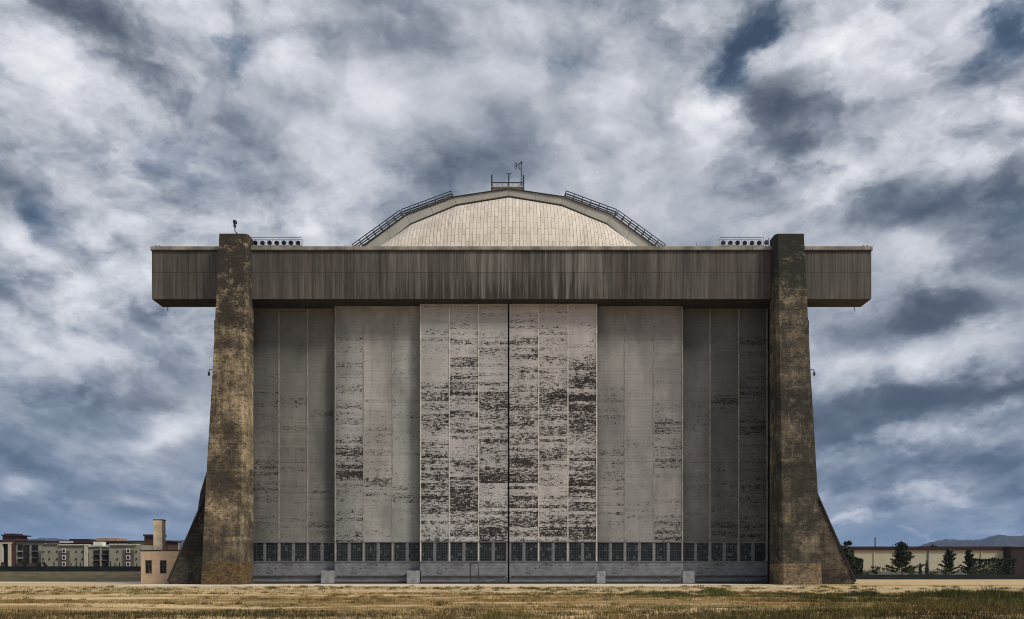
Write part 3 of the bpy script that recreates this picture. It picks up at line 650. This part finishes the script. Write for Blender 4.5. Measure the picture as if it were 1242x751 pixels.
def leaf_cloud(pts, size, n_per=1):
    P = np.repeat(pts, n_per, 0); n = len(P); a = rng.normal(size=(n, 3)); a /= np.linalg.norm(a, axis=1)[:, None]; b = np.cross(a, rng.normal(size=(n, 3))); b /= np.linalg.norm(b, axis=1)[:, None] + 1e-6
    s = size * rng.uniform(.5, 1.3, (n, 1)); V = np.stack([P - a * s, P + a * s * .8 + b * s * .5, P + a * s * .2 - b * s * .9], 1).reshape(-1, 3)
    return V, np.arange(n * 3).reshape(-1, 3)
def tree(name, label, cat, px, top, d, wpx, style, leaf, base=0.0, group=None, n=900):
    x = wx(px, d); hgt = wz(top, d) - base; R_ = wpx / F * d / 2
    t = thing(name, label, cat, (x, d, base), group); mb = MB(); mb.tube((0, 0, -.1), (0, 0, hgt * .93), .035 * hgt * .5, M['bark'], 7, .01 * hgt)
    pts = []
    if style == 'cone':
        u = rng.random(n); hh = .06 + .94 * u; rr = R_ * (1 - u) ** .7 * np.sqrt(rng.random(n)); a = rng.random(n) * 6.283; pts = np.stack([rr * np.cos(a), rr * np.sin(a), hh * hgt], -1)
    elif style == 'pine':       # whorls of up-curved limbs with needle clumps and open sky between
        for k in range(34):
            u = .12 + .86 * (k / 34) + random.uniform(-.02, .02); L = R_ * 1.3 * (1.06 - u) ** .75 * random.uniform(.4, 1.15); a = k * 2.4 + random.uniform(-.4, .4)
            for q in np.linspace(.25, 1, 7):
                c = np.array([L * q * math.cos(a), L * q * math.sin(a), u * hgt + .10 * hgt * q * q])
                pts.append(c + rng.normal(size=(max(4, n // 200), 3)) * np.array([.085, .085, .045]) * R_)
            mb.tube((0, 0, u * hgt), (L * math.cos(a), L * math.sin(a), u * hgt + .1 * hgt), .012 * hgt, M['bark'], 5, .005 * hgt)
        pts = np.concatenate(pts)
    else:                       # bushy or open broadleaf: clumps on the ends of limbs
        k = 16 if style == 'bush' else 11
        for q in range(k):
            a = random.uniform(0, 6.28); el = random.uniform(.05, 1.0); c = np.array([R_ * .7 * math.cos(a) * math.sqrt(random.random()), R_ * .7 * math.sin(a) * math.sqrt(random.random()), hgt * ((.18 + .68 * el) if style == 'bush' else (.45 + .48 * el))])
            s = R_ * random.uniform(.28, .5) * (1 if style == 'bush' else .62)
            pts.append(c + rng.normal(size=(n // k, 3)) * s * .55); mb.tube((0, 0, c[2] * .45), tuple(c), .01 * hgt, M['bark'], 5, .004 * hgt)
        pts = np.concatenate(pts); pts = pts[(pts[:, 2] > .05) & (pts[:, 2] < hgt * 1.02)]
    mb.build('trunk', t)
    V, T_ = leaf_cloud(np.array(pts), max(.13, .055 * hgt ** .6 * 1.6)); V[:, 2] = np.maximum(V[:, 2], .02); np_mesh('crown', V, T_, M[leaf], t)
    return t
cyp = [(65.5, 681.5), (86, 682.5), (92.5, 681), (97.5, 682), (134, 681), (139.5, 683), (145, 682.5), (166, 683)]
for k, (px, top) in enumerate(cyp):
    tree('cypress', ['small cypress left of the brown panel block corner', 'first of three dark cypresses right of the left brown panel', 'tallest of three dark cypresses right of the left brown panel', 'third of three dark cypresses right of the left brown panel', 'tall narrow cypress at the edge of the entrance bays', 'low cypress just right of the entrance block', 'low cypress left of the right brown panel', 'small cypress right of the right brown panel'][k], 'cypress', px, top, 322 + k % 3, 2.6, 'cone', 'leaf', 0, 'cypresses in front of the apartments', 260)
for k, (px, top, w) in enumerate(((31, 670, 7), (48, 678, 6), (54, 680, 7), (4, 681, 6))):
    tree('street_tree', ['tall leafy tree in front of the balcony recesses', 'low bushy tree beside the balcony recesses', 'round bush at the corner of the pale block', 'low bush at the foot of the cream columns'][k], 'tree', px, top, 318, w, 'bush', 'leaf', 0, 'leafy trees in front of the apartments', 500)

# ------------------------------------------------------------------ right background
d = 250.0
t = thing('warehouse', 'long low cream warehouse with a dark red roof band behind the pines', 'warehouse', (wx(1120, d), d, 0)); o_ = (-t.location.x, -d, 0)
m = MB(); m.box(wx(960, d), wx(1227, d), d, d + 40, 1.2, wz(667.5, d), M['wall_w']); m.build('wall', t, o_)
m = MB(); m.box(wx(960, d), wx(1227, d), d - .15, d + 40, 0, 1.199, M['wbase']); m.build('plinth', t, o_)
m = MB(); m.box(wx(958, d), wx(1228, d), d - .6, d + 40.5, wz(667.5, d) + .001, wz(663, d), M['roof_red']); m.build('roof_band', t, o_)
for px in (1060, 1125.5, 1190):
    m = MB(); m.box(wx(px, d) - .2, wx(px, d) + .2, d - .25, d - .001, 1.2, wz(667.6, d), M['wbase'] if px == 1125.5 else M['wall_w']); m.build('downpipe', t, o_)
d = 246.0
t = thing('brick_building', 'dark brick building at the right edge beside the cream warehouse', 'building', (wx(1250, d), d, 0)); o_ = (-t.location.x, -d, 0)
m = MB(); m.box(wx(1226.5, d), wx(1310, d), d, d + 30, 0, wz(664.5, d), M['brick']); m.build('wall', t, o_)
m = MB(); m.box(wx(1226, d), wx(1312, d), d - .3, d + 30.3, wz(664.5, d) + .001, wz(663.2, d), M['roof_red']); m.build('roof_edge', t, o_)
m = MB(); m.box(0, 160, 0, .1, 0, wz(697, 150), M['screen'])
fo = thing('low_screen_fence', 'low dark screened fence across the right field before the pines', 'fence', (52, 150, 0)); m.build('screen_cloth', fo)
for k in range(33): m = MB(); m.tube((k * 5, .16, -.05), (k * 5, .16, wz(697, 150) + .06), .05, M['steel'], 6); m.build('fence_post', fo)
m = MB(); m.box(30, 260, 200, 203, -.02, .02, M['apron']); kind(m.build('pavement'), 'structure')
R = 'pines and bushes before the warehouse'
tree('pine_tree', 'broad dark pine, largest in front of the cream warehouse', 'pine', 1094, 659.5, 225, 36, 'pine', 'leaf', 0, R, 2600)
tree('pine_tree', 'dark pine left of the long hedge, with open branches', 'pine', 1151, 668, 225, 23, 'pine', 'leaf', 0, R, 2000)
tree('pine_tree', 'narrow dark pine at the left end of the long hedge', 'pine', 1175, 668.5, 226, 17, 'pine', 'leaf', 0, R, 1800)
tree('leafy_tree', 'thin open tree rising behind the right buttress', 'tree', 1027, 655, 180, 22, 'open', 'leaf', 0, R, 1100)
tree('leafy_tree', 'dense dark tree low behind the right buttress', 'tree', 1030, 668, 182, 18, 'bush', 'leaf', 0, R, 1200)
tree('shrub', 'round shrub against the grey plinth of the warehouse', 'shrub', 1062, 686.5, 228, 11, 'bush', 'leaf', 0, R, 500)
tree('shrub', 'small pointed shrub right of the largest pine', 'shrub', 1116, 683, 226, 6, 'cone', 'leaf', 0, R, 400)
tree('shrub', 'slim shrub at the foot of the warehouse downpipe', 'shrub', 1124, 680, 226, 6, 'cone', 'leaf', 0, R, 400)
tree('shrub', 'light green shrub at the foot of the largest pine', 'shrub', 1106, 689, 221, 14, 'bush', 'leaf2', 0, R, 600)
tree('shrub', 'light green shrub at the foot of the open branched pine', 'shrub', 1147, 688, 221, 12, 'bush', 'leaf2', 0, R, 600)
tree('shrub', 'light green shrub at the left end of the long hedge', 'shrub', 1183, 688, 221, 14, 'bush', 'leaf2', 0, R, 600)
tree('shrub', 'light green shrub in the middle of the long hedge', 'shrub', 1204, 689, 221, 12, 'bush', 'leaf2', 0, R, 500)
tree('shrub', 'light green bush right of the boxy hedge', 'shrub', 1052, 690.5, 221, 12, 'bush', 'leaf2', 0, R, 500)
tree('shrub', 'pale shrub between the warehouse downpipe and the pines', 'shrub', 1133, 691, 221, 14, 'bush', 'leaf2', 0, R, 500)
def hedge(label, p0, p1, top, d, dep):
    x0, x1 = wx(p0, d), wx(p1, d); h = wz(top, d); n = 2600
    P = np.stack([rng.uniform(0, x1 - x0, n), rng.uniform(0, dep, n), rng.uniform(.05, h, n)], -1)
    f = rng.integers(0, 3, n); P[f == 0, 1] = rng.uniform(-.15, .15, (f == 0).sum()); P[f == 1, 2] = h + rng.normal(0, .10, (f == 1).sum()) + .12 * np.sin(P[f == 1, 0] * 1.1)
    V, T_ = leaf_cloud(P, .34); V[:, 2] = np.maximum(V[:, 2], .02); o = np_mesh('hedge', V, T_, M['leaf']); o.location = (x0, d, 0); tag(o, label, 'hedge', 'clipped hedges before the warehouse')
hedge('boxy dark hedge right behind the right buttress', 1030, 1046.5, 678.5, 222, 4); hedge('long dark hedge in front of the right end of the warehouse', 1178, 1232, 679, 224, 3)
# far trees and a stack seen over the warehouse roof
far = [(1049, 660.8, 6, 'far round treetop left of the thin stack'), (1055.5, 661, 5, 'far small treetop touching the left side of the thin stack'), (1069, 660.8, 6, 'far round treetop right of the thin stack'), (1082, 661.5, 6, 'far low treetop left of the largest pine'), (1101, 661.2, 7, 'far low treetop right of the largest pine'), (1131, 657.2, 8, 'far treetop standing before the left end of the hills'), (1137, 660, 8, 'far treetop low before the left slope of the hills'), (1145, 661, 9, 'far treetop above the open branched pine'), (1187, 661, 5, 'far treetop over the warehouse before the first hill'), (1198, 661, 6, 'far treetop over the warehouse before the second hill')]
for px, top, w, lab in far: tree('far_tree', lab, 'tree', px, top, 520, w, 'bush', 'leaf3', 0, 'far trees beyond the warehouse roof', 420)
m = MB(); m.lathe((0, 0, 0), (0, 0, 1), [(0, .8), (wz(653, 600) - 1, .55), (wz(652, 600), .6)], M['wbase'], 12)
tag(m.build('chimney_stack', None, (wx(1061.6, 600), 600, 0)), 'thin far chimney stack rising over the warehouse roof', 'stack')
# hills: real ridges several kilometres away
def hills(name, prof, d, dep):
    xs = np.linspace(prof[0][0], prof[-1][0], 160); zt = np.interp(xs, [p[0] for p in prof], [p[1] for p in prof]); K = 12; V = []
    for k in range(K + 1):
        a = k / K; sh = math.sin(a * math.pi / 2) ** 1.1
        for x_, y_ in zip(xs, zt):
            D = d + dep * a; h = max(0, wz(y_, d + dep)) * sh; V.append((wx(x_, D), D, h * (1 + .35 * (fbm(np.array(x_ * .09), np.array(a * 3.0)) - .5) * (1 - a)) + 14 * sh * (float(vnoise(np.array(x_ * .5), np.array(a * 6.0))) - .5)))
    n = 160; T_ = []
    for k in range(K):
        for q in range(n - 1): a = k * n + q; T_ += [(a, a + 1, a + n + 1), (a, a + n + 1, a + n)]
    o = np_mesh(name, np.array(V), np.array(T_), M['hill']); o.data.polygons.foreach_set('use_smooth', [True] * len(T_)); kind(o, 'structure'); return o
hills('hills', [(1085, 690), (1112, 664), (1130, 658), (1146, 654.5), (1160, 655), (1178, 656), (1192, 654), (1203, 650.5), (1213, 649), (1222, 650.5), (1234, 651), (1250, 648), (1290, 652), (1330, 660), (1380, 690)], 4200, 1500)
hills('hills', [(-160, 690), (-90, 662), (-20, 656), (35, 654), (50, 653), (72, 653.5), (110, 658), (150, 657), (200, 655.8), (230, 656), (270, 660), (330, 672), (380, 690)], 5200, 1500)

# ------------------------------------------------------------------ grass and weeds (uncountable)
def grass(name, label, N, sampler, blades):
    x, y, hgt, green, dry = sampler(N); z = gz(x, y); n = len(x)
    px_, py_, pz_, hh, gg, tt = (np.repeat(a, blades) for a in (x, y, z, hgt, green, dry)); k = len(px_)
    px_ = px_ + rng.normal(0, .10, k); py_ = py_ + rng.normal(0, .12, k); a = rng.random(k) * 6.283
    h = hh * rng.uniform(.45, 1.15, k); w = np.maximum(.010, .00034 * py_) * rng.uniform(.6, 1.3, k) * (1 + .3 * (hh > .3)); lean = h * rng.uniform(.1, .75, k); la = rng.random(k) * 6.283
    b = np.stack([px_, py_, pz_ - .03], -1); side = np.stack([np.cos(a) * w, np.sin(a) * w, np.zeros(k)], -1); tip = b + np.stack([np.cos(la) * lean, np.sin(la) * lean, h + .03], -1)
    V = np.stack([b - side, b + side, tip], 1).reshape(-1, 3); T_ = np.arange(k * 3).reshape(-1, 3)
    t_ = np.clip(tt + rng.normal(0, .2, k), 0, 1); g_ = np.clip(gg + rng.normal(0, .15, k), 0, 1)
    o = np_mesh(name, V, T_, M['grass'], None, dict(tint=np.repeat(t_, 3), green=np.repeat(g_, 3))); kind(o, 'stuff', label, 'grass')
def field(N):
    y = 27 + (90 - 27) * rng.random(N) ** .9; x = rng.uniform(-.70, .70, N) * y * 1.05
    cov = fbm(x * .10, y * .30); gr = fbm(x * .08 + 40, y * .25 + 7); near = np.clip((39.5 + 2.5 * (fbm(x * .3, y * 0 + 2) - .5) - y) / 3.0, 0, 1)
    bare = fbm(x * .05 + 3, y * .24 + 11)
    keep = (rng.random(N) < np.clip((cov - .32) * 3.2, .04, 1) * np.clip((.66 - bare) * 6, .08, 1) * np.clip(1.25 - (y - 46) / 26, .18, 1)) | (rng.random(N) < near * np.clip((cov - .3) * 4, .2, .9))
    x, y, gr, near, cov = x[keep], y[keep], gr[keep], near[keep], cov[keep]
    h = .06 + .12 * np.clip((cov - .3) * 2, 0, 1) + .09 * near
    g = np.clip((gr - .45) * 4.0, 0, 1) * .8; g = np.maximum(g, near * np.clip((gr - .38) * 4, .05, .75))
    return x, y, h, g, .60 - .42 * near + 1.1 * (fbm(x * .22 + 5, y * .7) - .5) - .12  # nearest grass darker and greener: a cloud shadow put into its colour
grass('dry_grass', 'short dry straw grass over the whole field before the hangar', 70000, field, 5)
def tufts(N):
    k = N // 26; y = 29 + 62 * rng.random(k) ** 1.1; x = rng.uniform(-.72, .72, k) * y; keep = rng.random(k) < np.clip((fbm(x * .09 + 20, y * .16 + 60) - .36) * 4, .06, 1); x, y = x[keep], y[keep]
    sz = rng.uniform(.15, .55, len(x)); gr = np.clip(fbm(x * .05 + 90, y * .1) * 1.6 - .35 + rng.normal(0, .2, len(x)), 0, 1); tn = rng.uniform(.1, .8, len(x))
    x, y, sz, gr, tn = (np.repeat(a, 26) for a in (x, y, sz, gr, tn)); r = np.abs(rng.normal(0, .5, len(x)))
    a = rng.random(len(x)) * 6.283
    return x + sz * 1.6 * r * np.cos(a), y + sz * r * np.sin(a), (.10 + .30 * sz) * np.clip(1.1 - .5 * r, .3, 1), gr, tn
grass('grass_tufts', 'scattered darker grass tufts over the field', 36000, tufts, 3)
# (centre column, distance, half width m, half depth m, height, greenness, tone)
clumps = [(800, 60, 2.8, 4, .42, 1, .5), (872, 63, 1.8, 4, .70, 1, .6), (840, 58, 3.4, 5, .30, .9, .35), (775, 56, 2.0, 4, .22, .8, .35), (925, 62, 2.2, 5, .30, .5, .3), (960, 52, 4, 5, .22, .5, .25),
          (985, 60, 2.2, 4, .42, .75, .2), (1045, 58, 2.4, 4, .55, .85, .22), (1075, 55, 2.2, 4, .50, .7, .25), (1025, 50, 4, 5, .38, .8, .2), (1115, 50, 3.2, 6, .42, .55, .3), (1160, 54, 2.6, 6, .78, .75, .35), (1200, 52, 3.2, 8, .80, .7, .35), (1240, 52, 3.5, 10, .92, .75, .32), (1150, 40, 3.5, 4, .5, .55, .35), (1220, 40, 4.0, 5, .60, .6, .35), (1060, 40, 3.2, 4, .34, .45, .4),
          (590, 34, 2.4, 2, .42, .8, .5), (560, 33, 2.5, 2, .3, .7, .4), (640, 34, 1.4, 2, .3, .6, .45), (970, 35, 4, 3, .38, .55, .45), (1010, 36, 3, 3, .4, .5, .5)]
def weeds(N):
    out = []
    for px, d, rx, ry, h, g, tn in clumps:
        n = int(N * rx * ry / 330 * (1.0 if h < .5 else 1.3)); a = rng.random(n) * 6.283; r = np.sqrt(rng.random(n)); y = d + ry * r * np.sin(a); x = wx(px, d) + rx * r * np.cos(a) * (1 + .4 * (fbm(y * .8, y * 0) - .5))
        hh = h * .78 * (1 - .55 * r * r) * np.clip(.1 + 2.6 * (fbm(x * 1.1 + 5, y * .9) - .22), .12, 1.5); kp = rng.random(n) < np.clip((fbm(x * .55 + 70, y * .5 + 20) - .37) * 7, .03, 1); x, y, hh, r = x[kp], y[kp], hh[kp], r[kp]; n = len(x); out.append(np.stack([x, y, hh, np.full(n, g) * (.6 + .8 * fbm(x * .6, y * .5 + 50)), np.full(n, tn)]))
    o = np.concatenate(out, 1); return o[0], o[1], o[2], np.clip(o[3], 0, 1), o[4]
grass('tall_weeds', 'taller green weeds growing in clumps across the right half of the field', 21000, weeds, 7)

# ------------------------------------------------------------------ air
hm = bpy.data.materials.new('thin blue haze'); hm.use_nodes = True; hm.node_tree.nodes.clear(); ht = NT(hm.node_tree)
pv = ht.n('ShaderNodeVolumePrincipled'); pv.inputs['Color'].default_value = (.42, .60, 1.0, 1); pv.inputs['Density'].default_value = 5.5e-5; pv.inputs['Anisotropy'].default_value = 0
hm.node_tree.links.new(pv.outputs[0], ht.n('ShaderNodeOutputMaterial').inputs['Volume'])
m = MB(); m.box(-11900, 11900, -2900, 11900, -1.2, 620, hm); kind(m.build('haze'), 'stuff')
# ------------------------------------------------------------------ camera, sun, sky
cam = bpy.data.cameras.new('camera'); cam.lens = 36 * F / 1242; cam.sensor_width = 36; cam.sensor_fit = 'HORIZONTAL'; cam.shift_y = (HY - 375.5) / 1242; cam.shift_x = .0004; cam.clip_end = 30000; cam.clip_start = .1
co = bpy.data.objects.new('camera', cam); COL.objects.link(co); co.location = (0, 0, EYE); co.rotation_euler = (math.pi / 2, 0, 0); S.camera = co
SV = Vector((.80, -.50, .88)).normalized()
su = bpy.data.lights.new('sun', 'SUN'); su.energy = 1.5; su.angle = math.radians(12); su.color = (1, .93, .81)
so = bpy.data.objects.new('sun', su); COL.objects.link(so); so.rotation_euler = SV.to_track_quat('Z', 'Y').to_euler(); so.location = (60, -40, 90)

W = bpy.data.worlds.new('World'); S.world = W; W.use_nodes = True; nt = W.node_tree; nt.nodes.clear(); t = NT(nt)
out = t.n('ShaderNodeOutputWorld'); bg = t.n('ShaderNodeBackground'); nt.links.new(bg.outputs[0], out.inputs[0]); bg.inputs[1].default_value = .085
sky = t.n('ShaderNodeTexSky', sky_type='NISHITA', sun_disc=False); sky.sun_elevation = math.asin(SV.z); sky.sun_rotation = math.atan2(SV.x, SV.y)
dirv = t.n('ShaderNodeTexCoord').outputs['Generated']; x, y, z = t.xyz(dirv)
az = t.m('ARCTAN2', x, y); el = t.m('ARCSINE', z)
zc = t.m('ADD', t.m('MAXIMUM', z, 0.0), .16); pl = t.comb(t.m('DIVIDE', x, zc), t.m('DIVIDE', y, zc), 0.0)
w1 = t.n('ShaderNodeVectorMath', operation='SUBTRACT'); t.put(w1.inputs[0], t.noise(t.scale(dirv, (1, 1, 1.7)), 4.5, 7, .62, 0, True)); w1.inputs[1].default_value = (.5, .5, .5)
w2 = t.n('ShaderNodeVectorMath', operation='MULTIPLY_ADD'); t.put(w2.inputs[0], w1.outputs[0]); w2.inputs[1].default_value = (.24, .15, 0); t.put(w2.inputs[2], t.comb(az, el, 0.0))
P = w2.outputs[0]
# cloud masses: column, row, half width, half height in photo pixels, tilt, strength
B = [(40, 24, 110, 30, -2, -.26), (115, 62, 60, 24, -5, -.18), (275, 58, 30, 24, 0, -.26), (205, 200, 60, 24, -10, -.10), (60, 270, 34, 34, 0, -.22), (20, 205, 60, 60, 0, -.08), (28, 290, 34, 26, 0, .26), (40, 120, 60, 60, 0, .14),
     (330, 60, 60, 50, 0, .12), (460, 150, 80, 60, 35, .18), (400, 240, 90, 40, 30, .08), (535, 205, 110, 42, 20, -.20), (520, 40, 60, 40, 0, -.12), (600, 90, 80, 60, 0, .08), (680, 75, 50, 28, 0, -.12), (740, 110, 45, 36, 30, .16), (690, 200, 80, 50, 0, .10),
     (905, 50, 62, 24, 52, -.42), (868, 118, 30, 34, 0, .44), (835, 165, 24, 34, 50, .26), (945, 40, 40, 22, 50, .22), (940, 115, 60, 50, 40, -.26), (940, 180, 62, 20, 8, -.24), (1010, 30, 70, 30, 20, .18), (1210, 38, 46, 28, 25, -.46), (1080, 70, 70, 50, 30, .06), (1010, 215, 130, 28, 28, .20), (1170, 150, 110, 30, 28, .18), (1080, 258, 110, 32, 15, -.18), (1215, 265, 60, 30, 0, -.06), (1225, 110, 30, 20, 0, .15), (790, 265, 60, 40, 0, .06),
     (90, 372, 52, 22, 5, .22), (160, 340, 60, 26, 10, .14), (120, 430, 80, 22, -8, -.16), (90, 418, 60, 18, 0, .20), (15, 400, 50, 22, 0, .16), (50, 465, 110, 20, 0, -.14), (165, 468, 70, 14, 0, -.10), (210, 512, 46, 36, 15, .30), (205, 545, 60, 16, 0, -.10), (60, 520, 90, 40, 0, -.06), (20, 608, 40, 14, 0, .12), (120, 590, 120, 20, 0, -.05),
     (1125, 380, 78, 18, 6, -.34), (1030, 415, 50, 20, 0, -.10), (1110, 320, 60, 26, 0, .20), (1080, 440, 90, 26, 8, .22), (1200, 420, 60, 30, 0, .14), (1100, 492, 140, 22, 6, -.36), (1215, 478, 60, 16, 8, -.22), (1060, 515, 80, 14, 6, -.14), (1100, 530, 70, 14, 6, .10), (1020, 552, 40, 14, 0, .14), (1150, 560, 120, 18, 0, -.10), (1110, 604, 62, 11, 4, .22), (1010, 605, 30, 10, 0, .14), (1030, 637, 40, 7, 3, .30), (1190, 647, 14, 4.5, 18, .62), (1110, 648, 14, 4, 0, .15), (1215, 622, 14, 8, 20, .22)]
base = t.ramp(t.m('MULTIPLY', el, 1 / math.radians(40)), [(0, .42), (.06, .35), (.2, .35), (.4, .43), (.55, .45), (.75, .47), (1, .47)])
blu = t.ramp(t.m('MULTIPLY', el, 1 / math.radians(40)), [(0, .80), (.15, .52), (.3, .26), (.45, .12), (.7, .08), (1, .08)])
acc = base
HOLES = {(40, 24): -.1, (115, 62): -.1, (535, 205): .1, (275, 58): .6, (205, 200): .4, (60, 270): .5, (905, 50): .75, (1210, 38): .8, (545, 205): .15, (680, 75): .35, (1215, 265): .2, (950, 180): -.1, (940, 115): -.1, (1125, 380): -.35, (1100, 492): -.35, (1215, 478): -.35, (120, 430): -.2, (95, 28): -.1, (165, 468): -.3, (210, 512): -.3, (205, 545): -.2}
for px, py, rx, ry, an, am in B:
    a_ = math.atan((px - CX) / F); e_ = math.atan((HY - py) / F * math.cos(a_)); c2 = math.cos(e_)
    mp = t.n('ShaderNodeMapping', vector_type='TEXTURE'); t.put(mp.inputs[0], P)
    def ae(dx, dy):
        q = math.atan((px + dx - CX) / F); return Vector((q - a_, math.atan((HY - py + dy) / F * math.cos(q)) - e_))
    ca, sa = math.cos(math.radians(an)), math.sin(math.radians(an)); ua, ub = ae(rx * ca, rx * sa), ae(-ry * sa, ry * ca)
    sx = ua.length; an = math.degrees(math.atan2(ua.y, ua.x)); sy = abs(ua.x * ub.y - ua.y * ub.x) / sx
    mp.inputs['Location'].default_value = (a_, e_, 0); mp.inputs['Rotation'].default_value = (0, 0, math.radians(an)); mp.inputs['Scale'].default_value = (sx, sy, 1)
    dp = t.n('ShaderNodeVectorMath', operation='DOT_PRODUCT'); t.put(dp.inputs[0], mp.outputs[0]); t.put(dp.inputs[1], mp.outputs[0])
    g_ = t.m('POWER', .3679, dp.outputs['Value']); acc = t.m('MULTIPLY_ADD', g_, am * 1.25, acc)
    if (px, py) in HOLES: blu = t.m('MULTIPLY_ADD', g_, HOLES[(px, py)], blu)
def vadd(v, k):
    nd = t.n('ShaderNodeVectorMath', operation='ADD'); t.put(nd.inputs[0], v); nd.inputs[1].default_value = k; return nd.outputs[0]
wv = t.n('ShaderNodeVectorMath', operation='MULTIPLY_ADD'); t.put(wv.inputs[0], w1.outputs[0]); wv.inputs[1].default_value = (.16, .16, .10); t.put(wv.inputs[2], t.scale(dirv, (1, 1, 1.55)))
def puffs(off):
    v = vadd(wv.outputs[0], off)
    vo = t.n('ShaderNodeTexVoronoi', feature='F1', normalize=True); t.put(vo.inputs['Vector'], v)
    vo.inputs['Scale'].default_value = 4.6; vo.inputs['Detail'].default_value = 3; vo.inputs['Roughness'].default_value = .50; vo.inputs['Lacunarity'].default_value = 2.15
    n = t.noise(v, 2.9, 9, .60)
    return t.m('ADD', t.m('MULTIPLY', t.m('SUBTRACT', .42, vo.outputs['Distance']), .75), t.m('MULTIPLY', t.m('SUBTRACT', n, .5), .9))
D0_ = puffs((0, 0, 0)); D1_ = puffs((.012, -.004, .024))
n1 = t.noise(pl, 1.9, 8, .58, .2); n3 = t.noise(t.scale(pl, (1.0, .33, 1)), 4.0, 8, .60, .2)
lowk = t.smooth(el, math.radians(20), math.radians(7))
acc = t.m('ADD', acc, t.m('MULTIPLY', t.m('SUBTRACT', n1, .5), .30))
acc = t.m('ADD', acc, t.m('MULTIPLY', t.m('SUBTRACT', n3, .5), t.m('ADD', .12, t.m('MULTIPLY', lowk, .50))))
vary = t.m('ADD', .35, t.m('MULTIPLY', t.smooth(t.noise(vadd(pl, (3.1, 7.7, 0)), .9, 3, .5), .36, .62), .65))
acc = t.m('ADD', acc, t.m('MULTIPLY', t.m('MULTIPLY', D0_, vary), t.m('SUBTRACT', .84, t.m('MULTIPLY', lowk, .12))))
rel = t.m('MAXIMUM', t.m('MINIMUM', t.m('SUBTRACT', D0_, D1_), .12), -.12)
acc = t.m('ADD', acc, t.m('MULTIPLY', rel, t.m('MULTIPLY', vary, t.m('SUBTRACT', 2.6, t.m('MULTIPLY', lowk, .8)))))
blu = t.m('SUBTRACT', blu, t.m('MULTIPLY', t.m('SUBTRACT', acc, .45), 1.1), None, True)
grey = t.ramp(acc, [(0, (.55, .62, .76)), (.2, (.92, 1.02, 1.2)), (.36, (1.65, 1.79, 2.05)), (.5, (2.65, 2.82, 3.15)), (.62, (3.6, 3.74, 4.05)), (.78, (4.8, 4.9, 5.2)), (1, (6.2, 6.2, 6.3))])
blue = t.ramp(acc, [(0, (.27, .42, .68)), (.2, (.50, .76, 1.15)), (.36, (.98, 1.38, 1.95)), (.5, (1.75, 2.15, 2.8)), (.62, (3.2, 3.5, 4.3)), (.78, (4.9, 5.1, 5.6)), (1, (6.3, 6.3, 6.4))])
cl = t.mix(blu, grey, blue)
skc = t.mix(1.0, sky.outputs[0], (.36, .42, .52), 'MULTIPLY')
c = t.mix(.93, skc, cl)
lowf = t.smooth(el, math.radians(4.5), math.radians(0.3))
c = t.mix(t.m('MULTIPLY', lowf, .55), c, (1.55, 2.55, 3.9))
nt.links.new(c, bg.inputs[0])
W.cycles.sampling_method = 'MANUAL'; W.cycles.sample_map_resolution = 1024

S.view_settings.view_transform = 'Standard'; S.view_settings.look = 'None'; S.view_settings.exposure = .9; S.view_settings.gamma = 1
S.cycles.use_denoising = True; S.cycles.filter_width = 1.05; S.cycles.pixel_filter_type = 'BLACKMAN_HARRIS'; S.cycles.max_bounces = 6; S.cycles.volume_bounces = 0
S.render.film_transparent = False
